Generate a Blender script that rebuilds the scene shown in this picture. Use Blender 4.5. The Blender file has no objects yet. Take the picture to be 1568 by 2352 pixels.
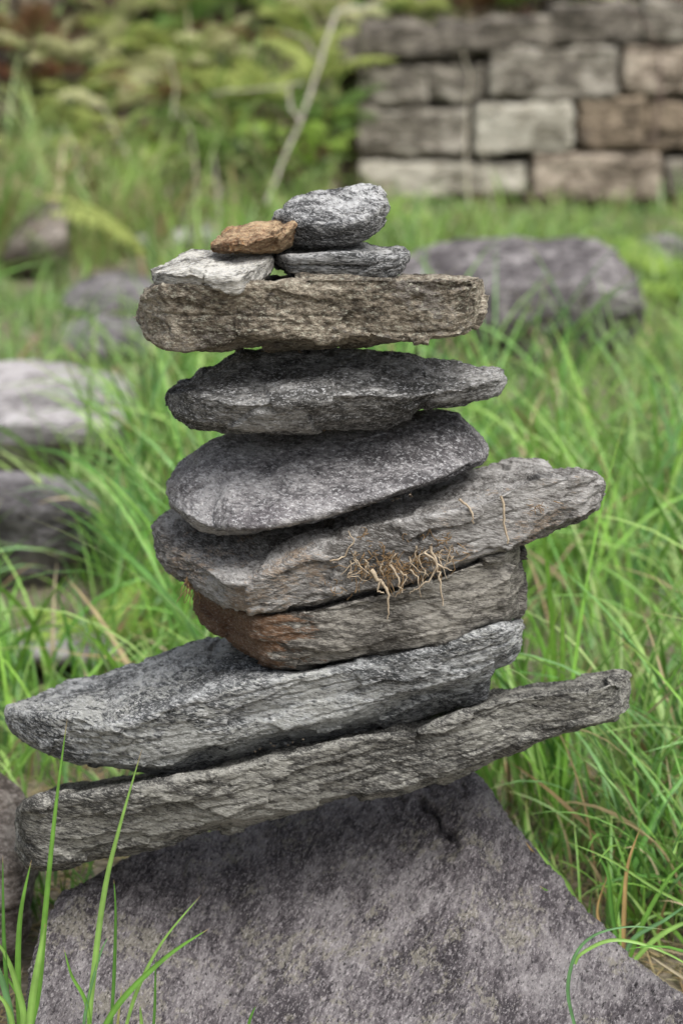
import bpy, math
import numpy as np
from mathutils import Vector

# ------------------------------------------------------------------ camera, light, exposure
sc = bpy.context.scene
COL = sc.collection
PITCH = math.radians(14.0)
CAM = np.array([0.0, -2.0, 0.93])
LENS, SENS = 55.0, 22.3
cam_d = bpy.data.cameras.new("camera")
cam = bpy.data.objects.new("camera", cam_d)
COL.objects.link(cam)
cam.location = CAM
cam.rotation_euler = (math.radians(90) - PITCH, 0, 0)
cam_d.sensor_fit = 'VERTICAL'
cam_d.sensor_height = SENS
cam_d.sensor_width = SENS
cam_d.lens = LENS
cam_d.clip_start = 0.05
cam_d.clip_end = 200
cam_d.dof.use_dof = True
cam_d.dof.focus_distance = 1.94
cam_d.dof.aperture_fstop = 4.2
sc.camera = cam

SUN_EL, SUN_AZ = math.radians(55), math.radians(150)      # azimuth clockwise from +Y
world = bpy.data.worlds.new("World")
sc.world = world
world.use_nodes = True
wn = world.node_tree
wn.nodes.clear()
sky = wn.nodes.new('ShaderNodeTexSky')
sky.sky_type = 'NISHITA'
sky.sun_disc = False
sky.sun_elevation = SUN_EL
sky.sun_rotation = SUN_AZ
sky.dust_density = 4.0
hs = wn.nodes.new('ShaderNodeHueSaturation')
hs.inputs['Saturation'].default_value = 0.50               # overcast: nearly white cloud light
bg = wn.nodes.new('ShaderNodeBackground')
bg.inputs['Strength'].default_value = 0.115
wo = wn.nodes.new('ShaderNodeOutputWorld')
wn.links.new(sky.outputs[0], hs.inputs['Color'])
wn.links.new(hs.outputs[0], bg.inputs['Color'])
wn.links.new(bg.outputs[0], wo.inputs['Surface'])
sd = bpy.data.lights.new("sun", 'SUN')
sd.energy = 2.1
sd.angle = math.radians(45)
sd.color = (1.0, 0.985, 0.96)
so = bpy.data.objects.new("sun", sd)
COL.objects.link(so)
sdir = Vector((math.sin(SUN_AZ) * math.cos(SUN_EL), math.cos(SUN_AZ) * math.cos(SUN_EL), math.sin(SUN_EL)))
so.rotation_euler = sdir.to_track_quat('Z', 'Y').to_euler()
so.location = (2, -3, 5)
sc.view_settings.view_transform = 'Standard'
sc.view_settings.look = 'None'
sc.view_settings.gamma = 1.0
sc.view_settings.exposure = 0.87

# ------------------------------------------------------------------ helpers
rng = np.random.default_rng(7)
TAN = SENS / 2 / LENS
FWD = np.array([0, math.cos(PITCH), -math.sin(PITCH)])
UPV = np.array([0, math.sin(PITCH), math.cos(PITCH)])


def P(px, py, Y):
    """point of the place seen at (px,py) of a 1568x2352 frame, on the vertical plane y=Y"""
    r = FWD + np.array([1., 0, 0]) * ((px - 784) / 1176 * TAN) + UPV * ((1176 - py) / 1176 * TAN)
    return CAM + r * ((Y - CAM[1]) / r[1])


def project(p):
    d = p - CAM
    w = d @ FWD
    return 784 + d[..., 0] / w / TAN * 1176, 1176 - (d @ UPV) / w / TAN * 1176


def tag(o, label=None, cat=None, group=None, kind=None):
    if label: o['label'] = label
    if cat: o['category'] = cat
    if group: o['group'] = group
    if kind: o['kind'] = kind
    return o


def link(name, me, mat=None, parent=None, loc=None):
    o = bpy.data.objects.new(name, me)
    COL.objects.link(o)
    if mat is not None and me is not None and not me.materials:
        me.materials.append(mat)
    if parent is not None: o.parent = parent
    if loc is not None: o.location = loc
    return o


def mesh_np(name, V, F, smooth=True):
    """V (n,3), F (m,k) array of faces, k fixed"""
    me = bpy.data.meshes.new(name)
    V = np.ascontiguousarray(V, dtype=np.float32)
    F = np.ascontiguousarray(F, dtype=np.int32)
    me.vertices.add(len(V))
    me.vertices.foreach_set('co', V.ravel())
    k = F.shape[1]
    me.loops.add(F.size)
    me.loops.foreach_set('vertex_index', F.ravel())
    me.polygons.add(len(F))
    me.polygons.foreach_set('loop_start', np.arange(0, F.size, k, dtype=np.int32))
    me.polygons.foreach_set('use_smooth', np.full(len(F), smooth, dtype=bool))
    me.update(calc_edges=True)
    return me


def set_tint(me, C):
    a = me.color_attributes.new('tint', 'FLOAT_COLOR', 'POINT')
    c = np.ones((len(C), 4), dtype=np.float32)
    c[:, :3] = C
    a.data.foreach_set('color', c.ravel())


# gradient noise in numpy
def _hash(i, j, k, s):
    h = (i * 374761393 + j * 668265263 + k * 2147483647 + s * 1274126177) & 0xFFFFFFFF
    h = ((h ^ (h >> 13)) * 1274126177) & 0xFFFFFFFF
    h = ((h ^ (h >> 15)) * 2246822519) & 0xFFFFFFFF
    return h ^ (h >> 16)


_G = np.random.default_rng(3).normal(size=(256, 3))
_G /= np.linalg.norm(_G, axis=1)[:, None]


def noise(p, s=0):
    i = np.floor(p).astype(np.int64)
    f = p - i
    u = f * f * f * (f * (f * 6 - 15) + 10)
    out = 0
    for a in (0, 1):
        wa = u[:, 0] if a else 1 - u[:, 0]
        for b in (0, 1):
            wb = u[:, 1] if b else 1 - u[:, 1]
            for c in (0, 1):
                wc = u[:, 2] if c else 1 - u[:, 2]
                g = _G[_hash(i[:, 0] + a, i[:, 1] + b, i[:, 2] + c, s) & 255]
                d = (f[:, 0] - a) * g[:, 0] + (f[:, 1] - b) * g[:, 1] + (f[:, 2] - c) * g[:, 2]
                out = out + wa * wb * wc * d
    return out * 1.6


def fbm(p, o=4, s=0, gain=.5):
    r, a = 0, 1.0
    for k in range(o):
        r = r + a * noise(p * (2.03 ** k) + k * 17.3, s + k)
        a *= gain
    return r


def chips(p, s=0):
    """broken facets: every cell a small tilted plane, so neighbours meet in crisp little edges"""
    i0 = np.floor(p - .5).astype(np.int64)
    best = np.full(len(p), 9e9); out = np.zeros(len(p))
    for a in (0, 1):
        for b in (0, 1):
            for c in (0, 1):
                i = i0 + np.array([a, b, c])
                h = _hash(i[:, 0], i[:, 1], i[:, 2], s)
                j = np.stack([(h & 255), (h >> 8) & 255, (h >> 16) & 255], 1) / 255.
                d = p - (i + .15 + .7 * j)
                dd = (d * d).sum(1)
                g = _G[(h >> 11) & 255]
                val = ((h >> 20) & 255) / 255. - .5 + (g * d).sum(1) * .9
                m = dd < best
                best[m] = dd[m]; out[m] = val[m]
    return out


# ------------------------------------------------------------------ materials
def newmat(name):
    m = bpy.data.materials.new(name)
    m.use_nodes = True
    nt = m.node_tree
    nt.nodes.clear()
    out = nt.nodes.new('ShaderNodeOutputMaterial')
    b = nt.nodes.new('ShaderNodeBsdfPrincipled')
    nt.links.new(b.outputs[0], out.inputs[0])
    return m, nt, b, out


def N(nt, t, **kw):
    n = nt.nodes.new(t)
    for k, v in kw.items():
        if k in n.inputs: n.inputs[k].default_value = v
        else: setattr(n, k, v)
    return n


def ramp(nt, src, stops):
    r = nt.nodes.new('ShaderNodeValToRGB')
    el = r.color_ramp.elements
    while len(el) > 1: el.remove(el[-1])
    el[0].position = stops[0][0]
    el[0].color = (*[stops[0][1]] * 3, 1) if isinstance(stops[0][1], (int, float)) else (*stops[0][1], 1)
    for p, c in stops[1:]:
        e = el.new(p)
        e.color = (*[c] * 3, 1) if isinstance(c, (int, float)) else (*c, 1)
    nt.links.new(src, r.inputs[0])
    return r.outputs[0]


def mix(nt, fac, a, b, mode='MIX'):
    m = nt.nodes.new('ShaderNodeMix')
    m.data_type = 'RGBA'
    m.blend_type = mode
    for sock, v in ((m.inputs[0], fac), (m.inputs[6], a), (m.inputs[7], b)):
        if isinstance(v, bpy.types.NodeSocket): nt.links.new(v, sock)
        elif isinstance(v, (int, float)): sock.default_value = v
        else: sock.default_value = (*v, 1)
    return m.outputs[2]


def rock_mat(name, dark, mid, light, tilt=0., grain=1., streak=.5, patch=None, patch_scale=9, patch_lo=.55,
             black=.5, white=.5, rust=None, stretch=5, seed=0, bump=.6, patch2=None, patch2_lo=.6, bigw=1., finew=.85):
    """dark/mid/light mineral colours; streaks follow the bedding; flecks of black and white mineral"""
    m, nt, b, out = newmat(name)
    tc = N(nt, 'ShaderNodeTexCoord')
    mp = N(nt, 'ShaderNodeMapping')
    mp.inputs['Rotation'].default_value = (0, -tilt, 0)
    mp.inputs['Location'].default_value = (seed * 3.1, seed * 1.7, seed * 2.3)
    nt.links.new(tc.outputs['Object'], mp.inputs[0])
    co = mp.outputs[0]
    ms = N(nt, 'ShaderNodeMapping')
    ms.inputs['Scale'].default_value = (1, 1, stretch)
    nt.links.new(co, ms.inputs[0])
    st = ms.outputs[0]

    def noi(vec, scale, detail=4, rough=.6, dist=0.):
        n = N(nt, 'ShaderNodeTexNoise')
        n.inputs['Scale'].default_value = scale
        n.inputs['Detail'].default_value = detail
        n.inputs['Roughness'].default_value = rough
        n.inputs['Distortion'].default_value = dist
        nt.links.new(vec, n.inputs['Vector'])
        return n.outputs[0]
    big = noi(co, 11, 5, .65)
    stk = noi(st, 38 * grain, 5, .65, .4)
    fine = noi(ms.outputs[0], 150 * grain, 4, .7)
    v = N(nt, 'ShaderNodeMath', operation='MULTIPLY_ADD')
    bw = N(nt, 'ShaderNodeMath', operation='MULTIPLY')
    nt.links.new(big, bw.inputs[0]); bw.inputs[1].default_value = bigw
    nt.links.new(stk, v.inputs[0]); v.inputs[1].default_value = streak; nt.links.new(bw.outputs[0], v.inputs[2])
    v2 = N(nt, 'ShaderNodeMath', operation='MULTIPLY_ADD')
    nt.links.new(fine, v2.inputs[0]); v2.inputs[1].default_value = finew; nt.links.new(v.outputs[0], v2.inputs[2])
    mid_v = .5 * bigw + .5 * streak + .5 * finew
    v3 = N(nt, 'ShaderNodeMath', operation='SUBTRACT')
    nt.links.new(v2.outputs[0], v3.inputs[0]); v3.inputs[1].default_value = mid_v - .5
    col = ramp(nt, v3.outputs[0], [(.375, dark), (.5, mid), (.615, light)])
    if patch is not None:
        gr = N(nt, 'ShaderNodeMath', operation='MULTIPLY_ADD')
        nt.links.new(fine, gr.inputs[0]); gr.inputs[1].default_value = .45
        nt.links.new(noi(mp.outputs[0], patch_scale, 6, .75, .3), gr.inputs[2])
        f = ramp(nt, gr.outputs[0], [(min(.96, patch_lo + .225), 0.), (min(.99, patch_lo + .275), .85)])
        col = mix(nt, f, col, mix(nt, fine, [c * .7 for c in patch], [min(1, c * 1.3) for c in patch]))
    if patch2 is not None:
        f = ramp(nt, noi(st, patch_scale * .8, 6, .7, .8), [(patch2_lo, 0.), (patch2_lo + .1, 1.)])
        col = mix(nt, f, col, mix(nt, fine, [c * .6 for c in patch2], [min(1, c * 1.35) for c in patch2]))
    if rust is not None:
        # rust: (colour, axis x position, half width) stain near one end, ragged by noise
        rc, x0, x1 = rust
        sx = N(nt, 'ShaderNodeSeparateXYZ')
        nt.links.new(tc.outputs['Object'], sx.inputs[0])
        mr = N(nt, 'ShaderNodeMapRange')
        mr.inputs['From Min'].default_value = x0
        mr.inputs['From Max'].default_value = x1
        nt.links.new(sx.outputs[0], mr.inputs['Value'])
        ad = N(nt, 'ShaderNodeMath', operation='ADD')
        rn = N(nt, 'ShaderNodeMath', operation='MULTIPLY_ADD')
        nt.links.new(noi(st, 26, 7, .75, .6), rn.inputs[0]); rn.inputs[1].default_value = 1.6; rn.inputs[2].default_value = -.3
        nt.links.new(mr.outputs[0], ad.inputs[0]); nt.links.new(rn.outputs[0], ad.inputs[1])
        f = ramp(nt, ad.outputs[0], [(.92, 0.), (1.12, .9)])
        col = mix(nt, f, col, mix(nt, fine, [c * .55 for c in rc], [min(1, c * 1.5) for c in rc]))
    if white > 0:
        f = ramp(nt, noi(st, 260 * grain, 3, .8), [(.54, 0.), (.61, 1.)])
        f = mix(nt, white, (0, 0, 0), f)
        col = mix(nt, f, col, [min(.62, c * 1.9 + .05) for c in light])
    if black > 0:
        f = ramp(nt, noi(st, 210 * grain, 3, .75), [(.35, 1.), (.44, 0.)])
        f = mix(nt, black, (0, 0, 0), f)
        col = mix(nt, f, col, [c * .35 for c in dark])
    nt.links.new(col, b.inputs['Base Color'])
    b.inputs['Roughness'].default_value = .82
    b.inputs['Specular IOR Level'].default_value = .35
    bp = N(nt, 'ShaderNodeBump')
    bp.inputs['Strength'].default_value = bump
    bp.inputs['Distance'].default_value = .0034
    mm = N(nt, 'ShaderNodeMath', operation='MULTIPLY_ADD')
    nt.links.new(fine, mm.inputs[0]); mm.inputs[1].default_value = 1.0
    nt.links.new(noi(st, 330 * grain, 3, .75), mm.inputs[2])
    nt.links.new(mm.outputs[0], bp.inputs['Height'])
    nt.links.new(bp.outputs[0], b.inputs['Normal'])
    return m


def leaf_mat(name, trans=.35, rough=.45, spec=.35):
    m, nt, b, out = newmat(name)
    at = N(nt, 'ShaderNodeAttribute', attribute_name='tint')
    tc = N(nt, 'ShaderNodeTexCoord')
    n = N(nt, 'ShaderNodeTexNoise')
    n.inputs['Scale'].default_value = 60
    nt.links.new(tc.outputs['Object'], n.inputs['Vector'])
    c = mix(nt, 1., at.outputs['Color'], ramp(nt, n.outputs[0], [(.3, .8), (.7, 1.2)]), 'MULTIPLY')
    nt.links.new(c, b.inputs['Base Color'])
    b.inputs['Roughness'].default_value = rough
    b.inputs['Specular IOR Level'].default_value = spec
    t = N(nt, 'ShaderNodeBsdfTranslucent')
    nt.links.new(c, t.inputs['Color'])
    mx = N(nt, 'ShaderNodeMixShader')
    mx.inputs[0].default_value = trans
    nt.links.new(b.outputs[0], mx.inputs[1])
    nt.links.new(t.outputs[0], mx.inputs[2])
    nt.links.new(mx.outputs[0], out.inputs[0])
    return m


def plain_mat(name, a, c, scale=40, rough=.8, stretch=(1, 1, 1)):
    m, nt, b, out = newmat(name)
    tc = N(nt, 'ShaderNodeTexCoord')
    mp = N(nt, 'ShaderNodeMapping')
    mp.inputs['Scale'].default_value = stretch
    nt.links.new(tc.outputs['Object'], mp.inputs[0])
    n = N(nt, 'ShaderNodeTexNoise')
    n.inputs['Scale'].default_value = scale
    n.inputs['Detail'].default_value = 5
    nt.links.new(mp.outputs[0], n.inputs['Vector'])
    nt.links.new(ramp(nt, n.outputs[0], [(.3, a), (.7, c)]), b.inputs['Base Color'])
    b.inputs['Roughness'].default_value = rough
    return m


# ------------------------------------------------------------------ stones
def laplace(G, it):
    for _ in range(it):
        A = np.roll(G, 1, 1) + np.roll(G, -1, 1)
        B = A.copy()
        B[1:-1] = A[1:-1] + G[:-2] + G[2:]
        H = G.copy()
        H[1:-1] = G[1:-1] * .5 + B[1:-1] * .125
        G = H
    return G


def grid_normals(G):
    du = np.gradient(G, axis=0)
    dv = np.roll(G, -1, 1) - np.roll(G, 1, 1)
    n = np.cross(du, dv)
    l = np.linalg.norm(n, axis=2, keepdims=True)
    return n / np.maximum(l, 1e-12)


def stone_mesh(name, sts, ds=.0013, smooth=6, tilt=0., amp=1., strata=1., rough=1., seed=0, freq=1., thick_back=.02,
               backz=.2, layer=90., ground=None, crack=1., grain=1., grow=1., chip=1., grooves=()):
    """sts: list of (px, [(py,Y),...]) stations from left to right; front chain from top-back down to under-front.
    Every station becomes a closed section; the loft is refined, rounded and weathered."""
    secs = []
    for px, ch in sts:
        pts = [np.array(c, float) if len(c) == 3 else P(px, *c) for c in ch]
        top, low = pts[0], pts[-1]
        Yb = max(p[1] for p in pts)
        th = max(top[2] - low[2], .004)
        if ground is None:
            pts.append(np.array([low[0], Yb + thick_back * .3, low[2] + th * backz]))
            pts.append(np.array([top[0], Yb + thick_back, top[2] - max(th * .3, thick_back * .38)]))
        else:
            pts.append(np.array([low[0], Yb + thick_back, low[2]]))
            pts.append(np.array([top[0], Yb + thick_back * .8, min(top[2] * .45, top[2] - .01)]))
        secs.append(np.array(pts))
    secs = np.array(secs)                      # (S, K0, 3)
    el = np.linalg.norm(np.roll(secs, -1, 1) - secs, axis=2).max(0)
    cnt = np.maximum(2, np.ceil(el / ds)).astype(int)
    rows = []
    for s in secs:
        r = []
        for k in range(len(s)):
            a, b_ = s[k], s[(k + 1) % len(s)]
            t = np.arange(cnt[k])[:, None] / cnt[k]
            r.append(a + (b_ - a) * t)
        rows.append(np.concatenate(r))
    rows = np.array(rows)
    full = []
    c0 = rows[0].mean(0)
    rad = np.linalg.norm(rows[0] - c0, axis=1).max()
    n = max(3, int(rad / ds / 1.2))
    for t in np.linspace(.03, 1, n, endpoint=False): full.append(c0 + (rows[0] - c0) * t)
    for i in range(len(rows) - 1):
        d = np.abs(rows[i + 1] - rows[i]).max()
        m_ = max(1, int(np.ceil(d / ds)))
        for t in np.arange(m_) / m_: full.append(rows[i] * (1 - t) + rows[i + 1] * t)
    c1 = rows[-1].mean(0)
    rad = np.linalg.norm(rows[-1] - c1, axis=1).max()
    n = max(3, int(rad / ds / 1.2))
    for t in np.linspace(1, .03, n): full.append(c1 + (rows[-1] - c1) * t)
    if smooth < 10: smooth = max(1, smooth // 3)
    G = laplace(np.array(full), smooth)
    R, K = G.shape[:2]
    Nn = grid_normals(G)
    ctr = G.mean((0, 1))
    if ((G - ctr) * Nn).sum() < 0: Nn = -Nn
    p = G.reshape(-1, 3)
    ct, st_ = math.cos(tilt), math.sin(tilt)
    u = p[:, 0] * ct + p[:, 2] * st_
    w = -p[:, 0] * st_ + p[:, 2] * ct
    q = np.stack([u, p[:, 1], w], 1) + seed * 5.17
    D = .0026 * amp * fbm(q * 16 * freq, 3, seed) + grow * (.4 * ds * math.sqrt(smooth) + .0003)
    qj = q + (.006 / freq) * np.stack([noise(q * 30 * freq, seed + 71), noise(q * 30 * freq, seed + 72), noise(q * 30 * freq, seed + 73)], 1)
    mod = np.clip(.75 + 1.7 * noise(q * 9 * freq, seed + 61), .12, 1.6)
    # broken faces: ridged
    rd = 1 - np.abs(fbm(q * np.array([38, 38, 60]) * freq, 3, seed + 5)) * 2
    D += .0005 * amp * rough * mod * (rd - .5)
    D += chip * amp * (.0046 * chips(qj * np.array([17, 17, 42]) * freq, seed + 81) + mod * .0010 * chips(qj * np.array([70, 70, 170]) * freq, seed + 82))
    # bedding layers
    if strata > 0:
        warp = .0024 * fbm(q * 9, 2, seed + 9) + .0008 * noise(q * 60, seed + 10)
        for nl, am, lat in ((layer, .0017, 6), (layer * 2.7, .0006, 16), (layer * 6.1, .0005, 40)):
            ww = (q[:, 2] + warp) * nl
            i = np.floor(ww); f = ww - i
            def H(i_):
                return noise(np.stack([q[:, 0] * lat + i_ * 7.31, q[:, 1] * lat + i_ * 3.7, i_ * 1.93], 1), seed + 21)
            t = np.clip((f - .74) / .26, 0, 1); t = t * t * (3 - 2 * t)
            D += am * 1.25 * mod * strata * amp * (H(i) * (1 - t) + H(i + 1) * t)
            if nl == layer and crack > 0:
                msk = np.clip(noise(np.stack([q[:, 0] * 14 + i * 3.3, q[:, 1] * 14, i * 5.1], 1), seed + 33) * 3, 0, 1)
                D -= .0030 * crack * msk * np.exp(-((f - .86) / .085) ** 2)
    # grain
    D += .0007 * rough * grain * noise(q * np.array([170, 170, 300]), seed + 41)
    D += .0005 * rough * grain * noise(q * np.array([330, 330, 520]), seed + 42)
    pit = noise(q * 120, seed + 51)
    D -= .0013 * rough * grain * np.clip(pit - .35, 0, 1) * 2
    for ga, gb, gw, gd in grooves:
        ga, gb = np.array(ga, float), np.array(gb, float)
        pj = p + .008 * np.stack([noise(p * 45, 5), noise(p * 45, 6), noise(p * 45, 7)], 1)
        pj = np.stack(project(pj), 1)
        ab = gb - ga
        tt = np.clip(((pj - ga) @ ab) / (ab @ ab), 0, 1)
        dd = np.linalg.norm(pj - (ga + tt[:, None] * ab), axis=1) * .00036
        D -= gd * np.exp(-(dd / gw) ** 2) * (1 - tt ** 3) * (p[:, 1] < .09)
    p = p + Nn.reshape(-1, 3) * D[:, None]
    V = np.concatenate([p, c0[None], c1[None]])
    idx = np.arange(R * K).reshape(R, K)
    a = idx[:-1]; b_ = idx[1:]
    F = np.stack([a, np.roll(a, -1, 1), np.roll(b_, -1, 1), b_], -1).reshape(-1, 4)
    # pole fans as quads with a repeated-free pattern (two ring steps per quad)
    ev = np.arange(0, K - 1, 2)
    V[-2] = p.reshape(R, K, 3)[0].mean(0); V[-1] = p.reshape(R, K, 3)[-1].mean(0)
    f0 = np.stack([np.full(len(ev), R * K), idx[0][(ev + 2) % K], idx[0][ev + 1], idx[0][ev]], 1)
    f1 = np.stack([np.full(len(ev), R * K + 1), idx[-1][ev], idx[-1][ev + 1], idx[-1][(ev + 2) % K]], 1)
    F = np.concatenate([F, f0, f1])
    if ((G - ctr) * grid_normals(G)).sum() < 0:
        pass
    # outward winding
    fc = V[F[:, 0]]
    nn = np.cross(V[F[:, 1]] - V[F[:, 0]], V[F[:, 2]] - V[F[:, 0]])
    if (nn * (fc - ctr)).sum() < 0: F = F[:, ::-1]
    base = np.array([ctr[0], ctr[1], V[:, 2].min()])
    me = mesh_np(name, V - base, F)
    return me, base


def stone(name, label, sts, mat, parent=None, cat='stone', group=None, **kw):
    me, base = stone_mesh(name, sts, **kw)
    o = link(name, me, mat, parent, base)
    if parent is None: tag(o, label, cat, group)
    elif label: o['label'] = label
    return o


def R1(X, Y): return 287 + .5858 * X, 401.9 + .5858 * Y
def R2(X, Y): return 287 + .7323 * X, 918.6 + .7323 * Y
def R3(X, Y): return X, 1320.4 + Y
def sts_from(T, rows):
    """rows: (X, (Y, depth), (Y, depth) ...) in the trace frame T"""
    o = []
    for r in rows:
        x = T(r[0], 0)[0]
        o.append((x, [(T(0, yy)[1], d) for yy, d in r[1:]]))
    return o


CAIRN = 'stones stacked in the cairn'
# 0 --- the great base rock: broad sloping face toward the viewer
base_rows = []
sil = [(40, 2420), (60, 2330), (70, 2230), (100, 2130), (150, 2065), (230, 2006), (330, 1956), (430, 1930), (520, 1912), (620, 1878),
       (700, 1856), (800, 1830), (900, 1808), (980, 1788), (1050, 1766), (1085, 1778), (1115, 1816), (1145, 1856), (1165, 1892), (1208, 1937),
       (1252, 1988), (1294, 2040), (1343, 2098), (1392, 2150), (1437, 2210), (1530, 2276), (1620, 2330), (1700, 2390)]
for i, (x, y) in enumerate(sil):
    t = i / (len(sil) - 1)
    edge = min(1, min(t, 1 - t) / .2) ** .6
    dep = PITCH + math.atan((y - 1176) / 1176 * TAN)
    Yb = float(np.interp(x, [40, 60, 100, 150, 230, 330, 520, 1050, 1150, 1250, 1343, 1437, 1530, 1700],
                         [-.18, -.14, -.08, -.04, 0, .05, .10, .10, .06, .02, -.03, -.08, -.13, -.20]))
    c = P(x, y, Yb)
    zc = c[2]
    reach = .13 + 1.95 * max(zc, 0)
    ch = [tuple(c)]
    for f_, zf in ((.06, .985), (.30, .76), (.62, .42), (1.0, -.02)):
        Yp = Yb - reach * f_
        ch.append((c[0] * (Yp + 2.) / (Yb + 2.), Yp, (zc + .03) * zf - .03))
    base_rows.append((x, ch))
M_base = rock_mat('base_rock', (.046, .039, .043), (.128, .114, .119), (.235, .218, .218), tilt=math.radians(-58), grain=.85, streak=.75, stretch=3.0, finew=.55,
                  patch=(.205, .19, .155), patch_scale=16, patch_lo=.55, black=1.0, white=.5, seed=1, bump=1.0, bigw=.75)
stone('base_rock', 'large purplish grey boulder with a broad sloping face carrying the whole cairn', base_rows, M_base,
      cat='boulder', group=CAIRN, ds=.0017, smooth=16, amp=1.0, strata=.12, rough=2.2, seed=1, ground=0, thick_back=.12, crack=0, chip=.6, freq=.6,
      grooves=(((966, 1835), (1052, 1970), .004, .013), ((985, 1790), (966, 1840), .006, .006), ((1060, 1968), (1135, 1985), .010, -.008),
               ((800, 2010), (845, 2070), .006, .007), ((1150, 2090), (1240, 2250), .006, .005), ((470, 2140), (560, 2230), .008, .004),
               ((930, 2060), (965, 2120), .005, .006)))

# 1 --- long bottom slab
M_s7 = rock_mat('long_slab_rock', (.038, .037, .034), (.112, .108, .098), (.27, .265, .235), tilt=math.radians(14), streak=.9, stretch=4,
                black=.8, white=.5, seed=2, bump=.8)
r = [(42, (572, .0), (580, -.01), (600, -.01), (606, .0)),
     (50, (540, .04), (552, -.08), (640, -.08), (652, -.06)),
     (65, (522, .05), (532, -.115), (660, -.10), (672, -.08)),
     (100, (508, .05), (520, -.125), (662, -.11), (670, -.09)),
     (150, (490, .05), (512, -.13), (650, -.11), (662, -.08)),
     (230, (478, .05), (505, -.13), (630, -.11), (645, -.08)),
     (330, (463, .05), (490, -.13), (610, -.11), (624, -.08)),
     (420, (445, .05), (470, -.13), (588, -.11), (604, -.08)),
     (520, (418, .05), (452, -.13), (570, -.11), (584, -.08)),
     (620, (394, .05), (426, -.125), (553, -.105), (566, -.08)),
     (740, (370, .05), (400, -.12), (520, -.10), (532, -.08)),
     (840, (350, .05), (374, -.115), (498, -.10), (508, -.08)),
     (940, (325, .05), (366, -.11), (478, -.10), (492, -.07)),
     (1020, (300, .05), (340, -.11), (458, -.10), (474, -.07)),
     (1100, (282, .05), (308, -.105), (425, -.095), (440, -.07)),
     (1160, (264, .05), (292, -.10), (396, -.09), (408, -.07)),
     (1230, (254, .05), (278, -.10), (364, -.09), (374, -.07)),
     (1300, (245, .045), (272, -.095), (350, -.085), (358, -.06)),
     (1370, (237, .04), (266, -.09), (338, -.08), (346, -.06)),
     (1410, (230, .03), (246, -.08), (328, -.07), (338, -.05)),
     (1430, (236, .01), (250, -.06), (312, -.06), (322, -.04)),
     (1444, (256, -.01), (264, -.03), (296, -.03), (304, -.01))]
stone('slab_stone', 'long narrow grey slab, lowest in the stack, rising to the right on the boulder', sts_from(R3, r), M_s7,
      group=CAIRN, tilt=math.radians(14), smooth=6, amp=1.0, crack=.5, strata=.75, seed=2, layer=95, thick_back=.012)

# 2 --- big pale topped slab
M_s6 = rock_mat('pale_slab_rock', (.040, .043, .044), (.145, .150, .150), (.36, .37, .365), tilt=math.radians(12), streak=.8, stretch=3.5,
                patch=(.31, .315, .295), patch_scale=7, patch_lo=.49, black=.7, white=.55, seed=3, bump=.7)
r = [(22, (305, .02), (314, -.02), (326, -.02), (332, -.01)),
     (36, (296, .04), (320, -.05), (352, -.05), (360, -.03)),
     (80, (279, .06), (326, -.08), (374, -.075), (384, -.05)),
     (130, (260, .07), (328, -.10), (395, -.09), (408, -.06)),
     (180, (246, .07), (328, -.115), (418, -.10), (430, -.06)),
     (240, (225, .075), (352, -.125), (430, -.11), (440, -.06)),
     (300, (204, .08), (334, -.13), (440, -.115), (452, -.06)),
     (360, (184, .08), (316, -.13), (446, -.115), (458, -.06)),
     (400, (172, .08), (300, -.13), (438, -.11), (464, -.06)),
     (450, (156, .08), (284, -.125), (402, -.11), (452, -.05)),
     (520, (138, .08), (264, -.12), (384, -.11), (436, -.045)),
     (600, (150, .08), (246, -.12), (362, -.105), (420, -.04)),
     (700, (158, .08), (232, -.115), (336, -.105), (394, -.04)),
     (800, (150, .08), (215, -.11), (310, -.10), (374, -.04)),
     (900, (140, .08), (195, -.11), (278, -.10), (348, -.035)),
     (1000, (128, .08), (170, -.105), (250, -.095), (316, -.03)),
     (1080, (118, .08), (142, -.10), (226, -.09), (298, -.03)),
     (1112, (114, .07), (132, -.10), (212, -.085), (286, -.02)),
     (1122, (111, .07), (128, -.095), (205, -.085), (262, -.02)),
     (1130, (110, .07), (126, -.095), (202, -.085), (212, -.04)),
     (1165, (107, .06), (120, -.085), (186, -.075), (196, -.04)),
     (1188, (106, .03), (116, -.06), (164, -.06), (172, -.03)),
     (1196, (114, .0), (120, -.03), (146, -.03), (152, -.01))]
stone('slab_stone', 'broad pale-topped slab jutting out left, with a dark undercut edge', sts_from(R3, r), M_s6,
      group=CAIRN, tilt=math.radians(12), smooth=6, amp=1.0, crack=.5, strata=.7, seed=3, layer=85, thick_back=.015)

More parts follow.
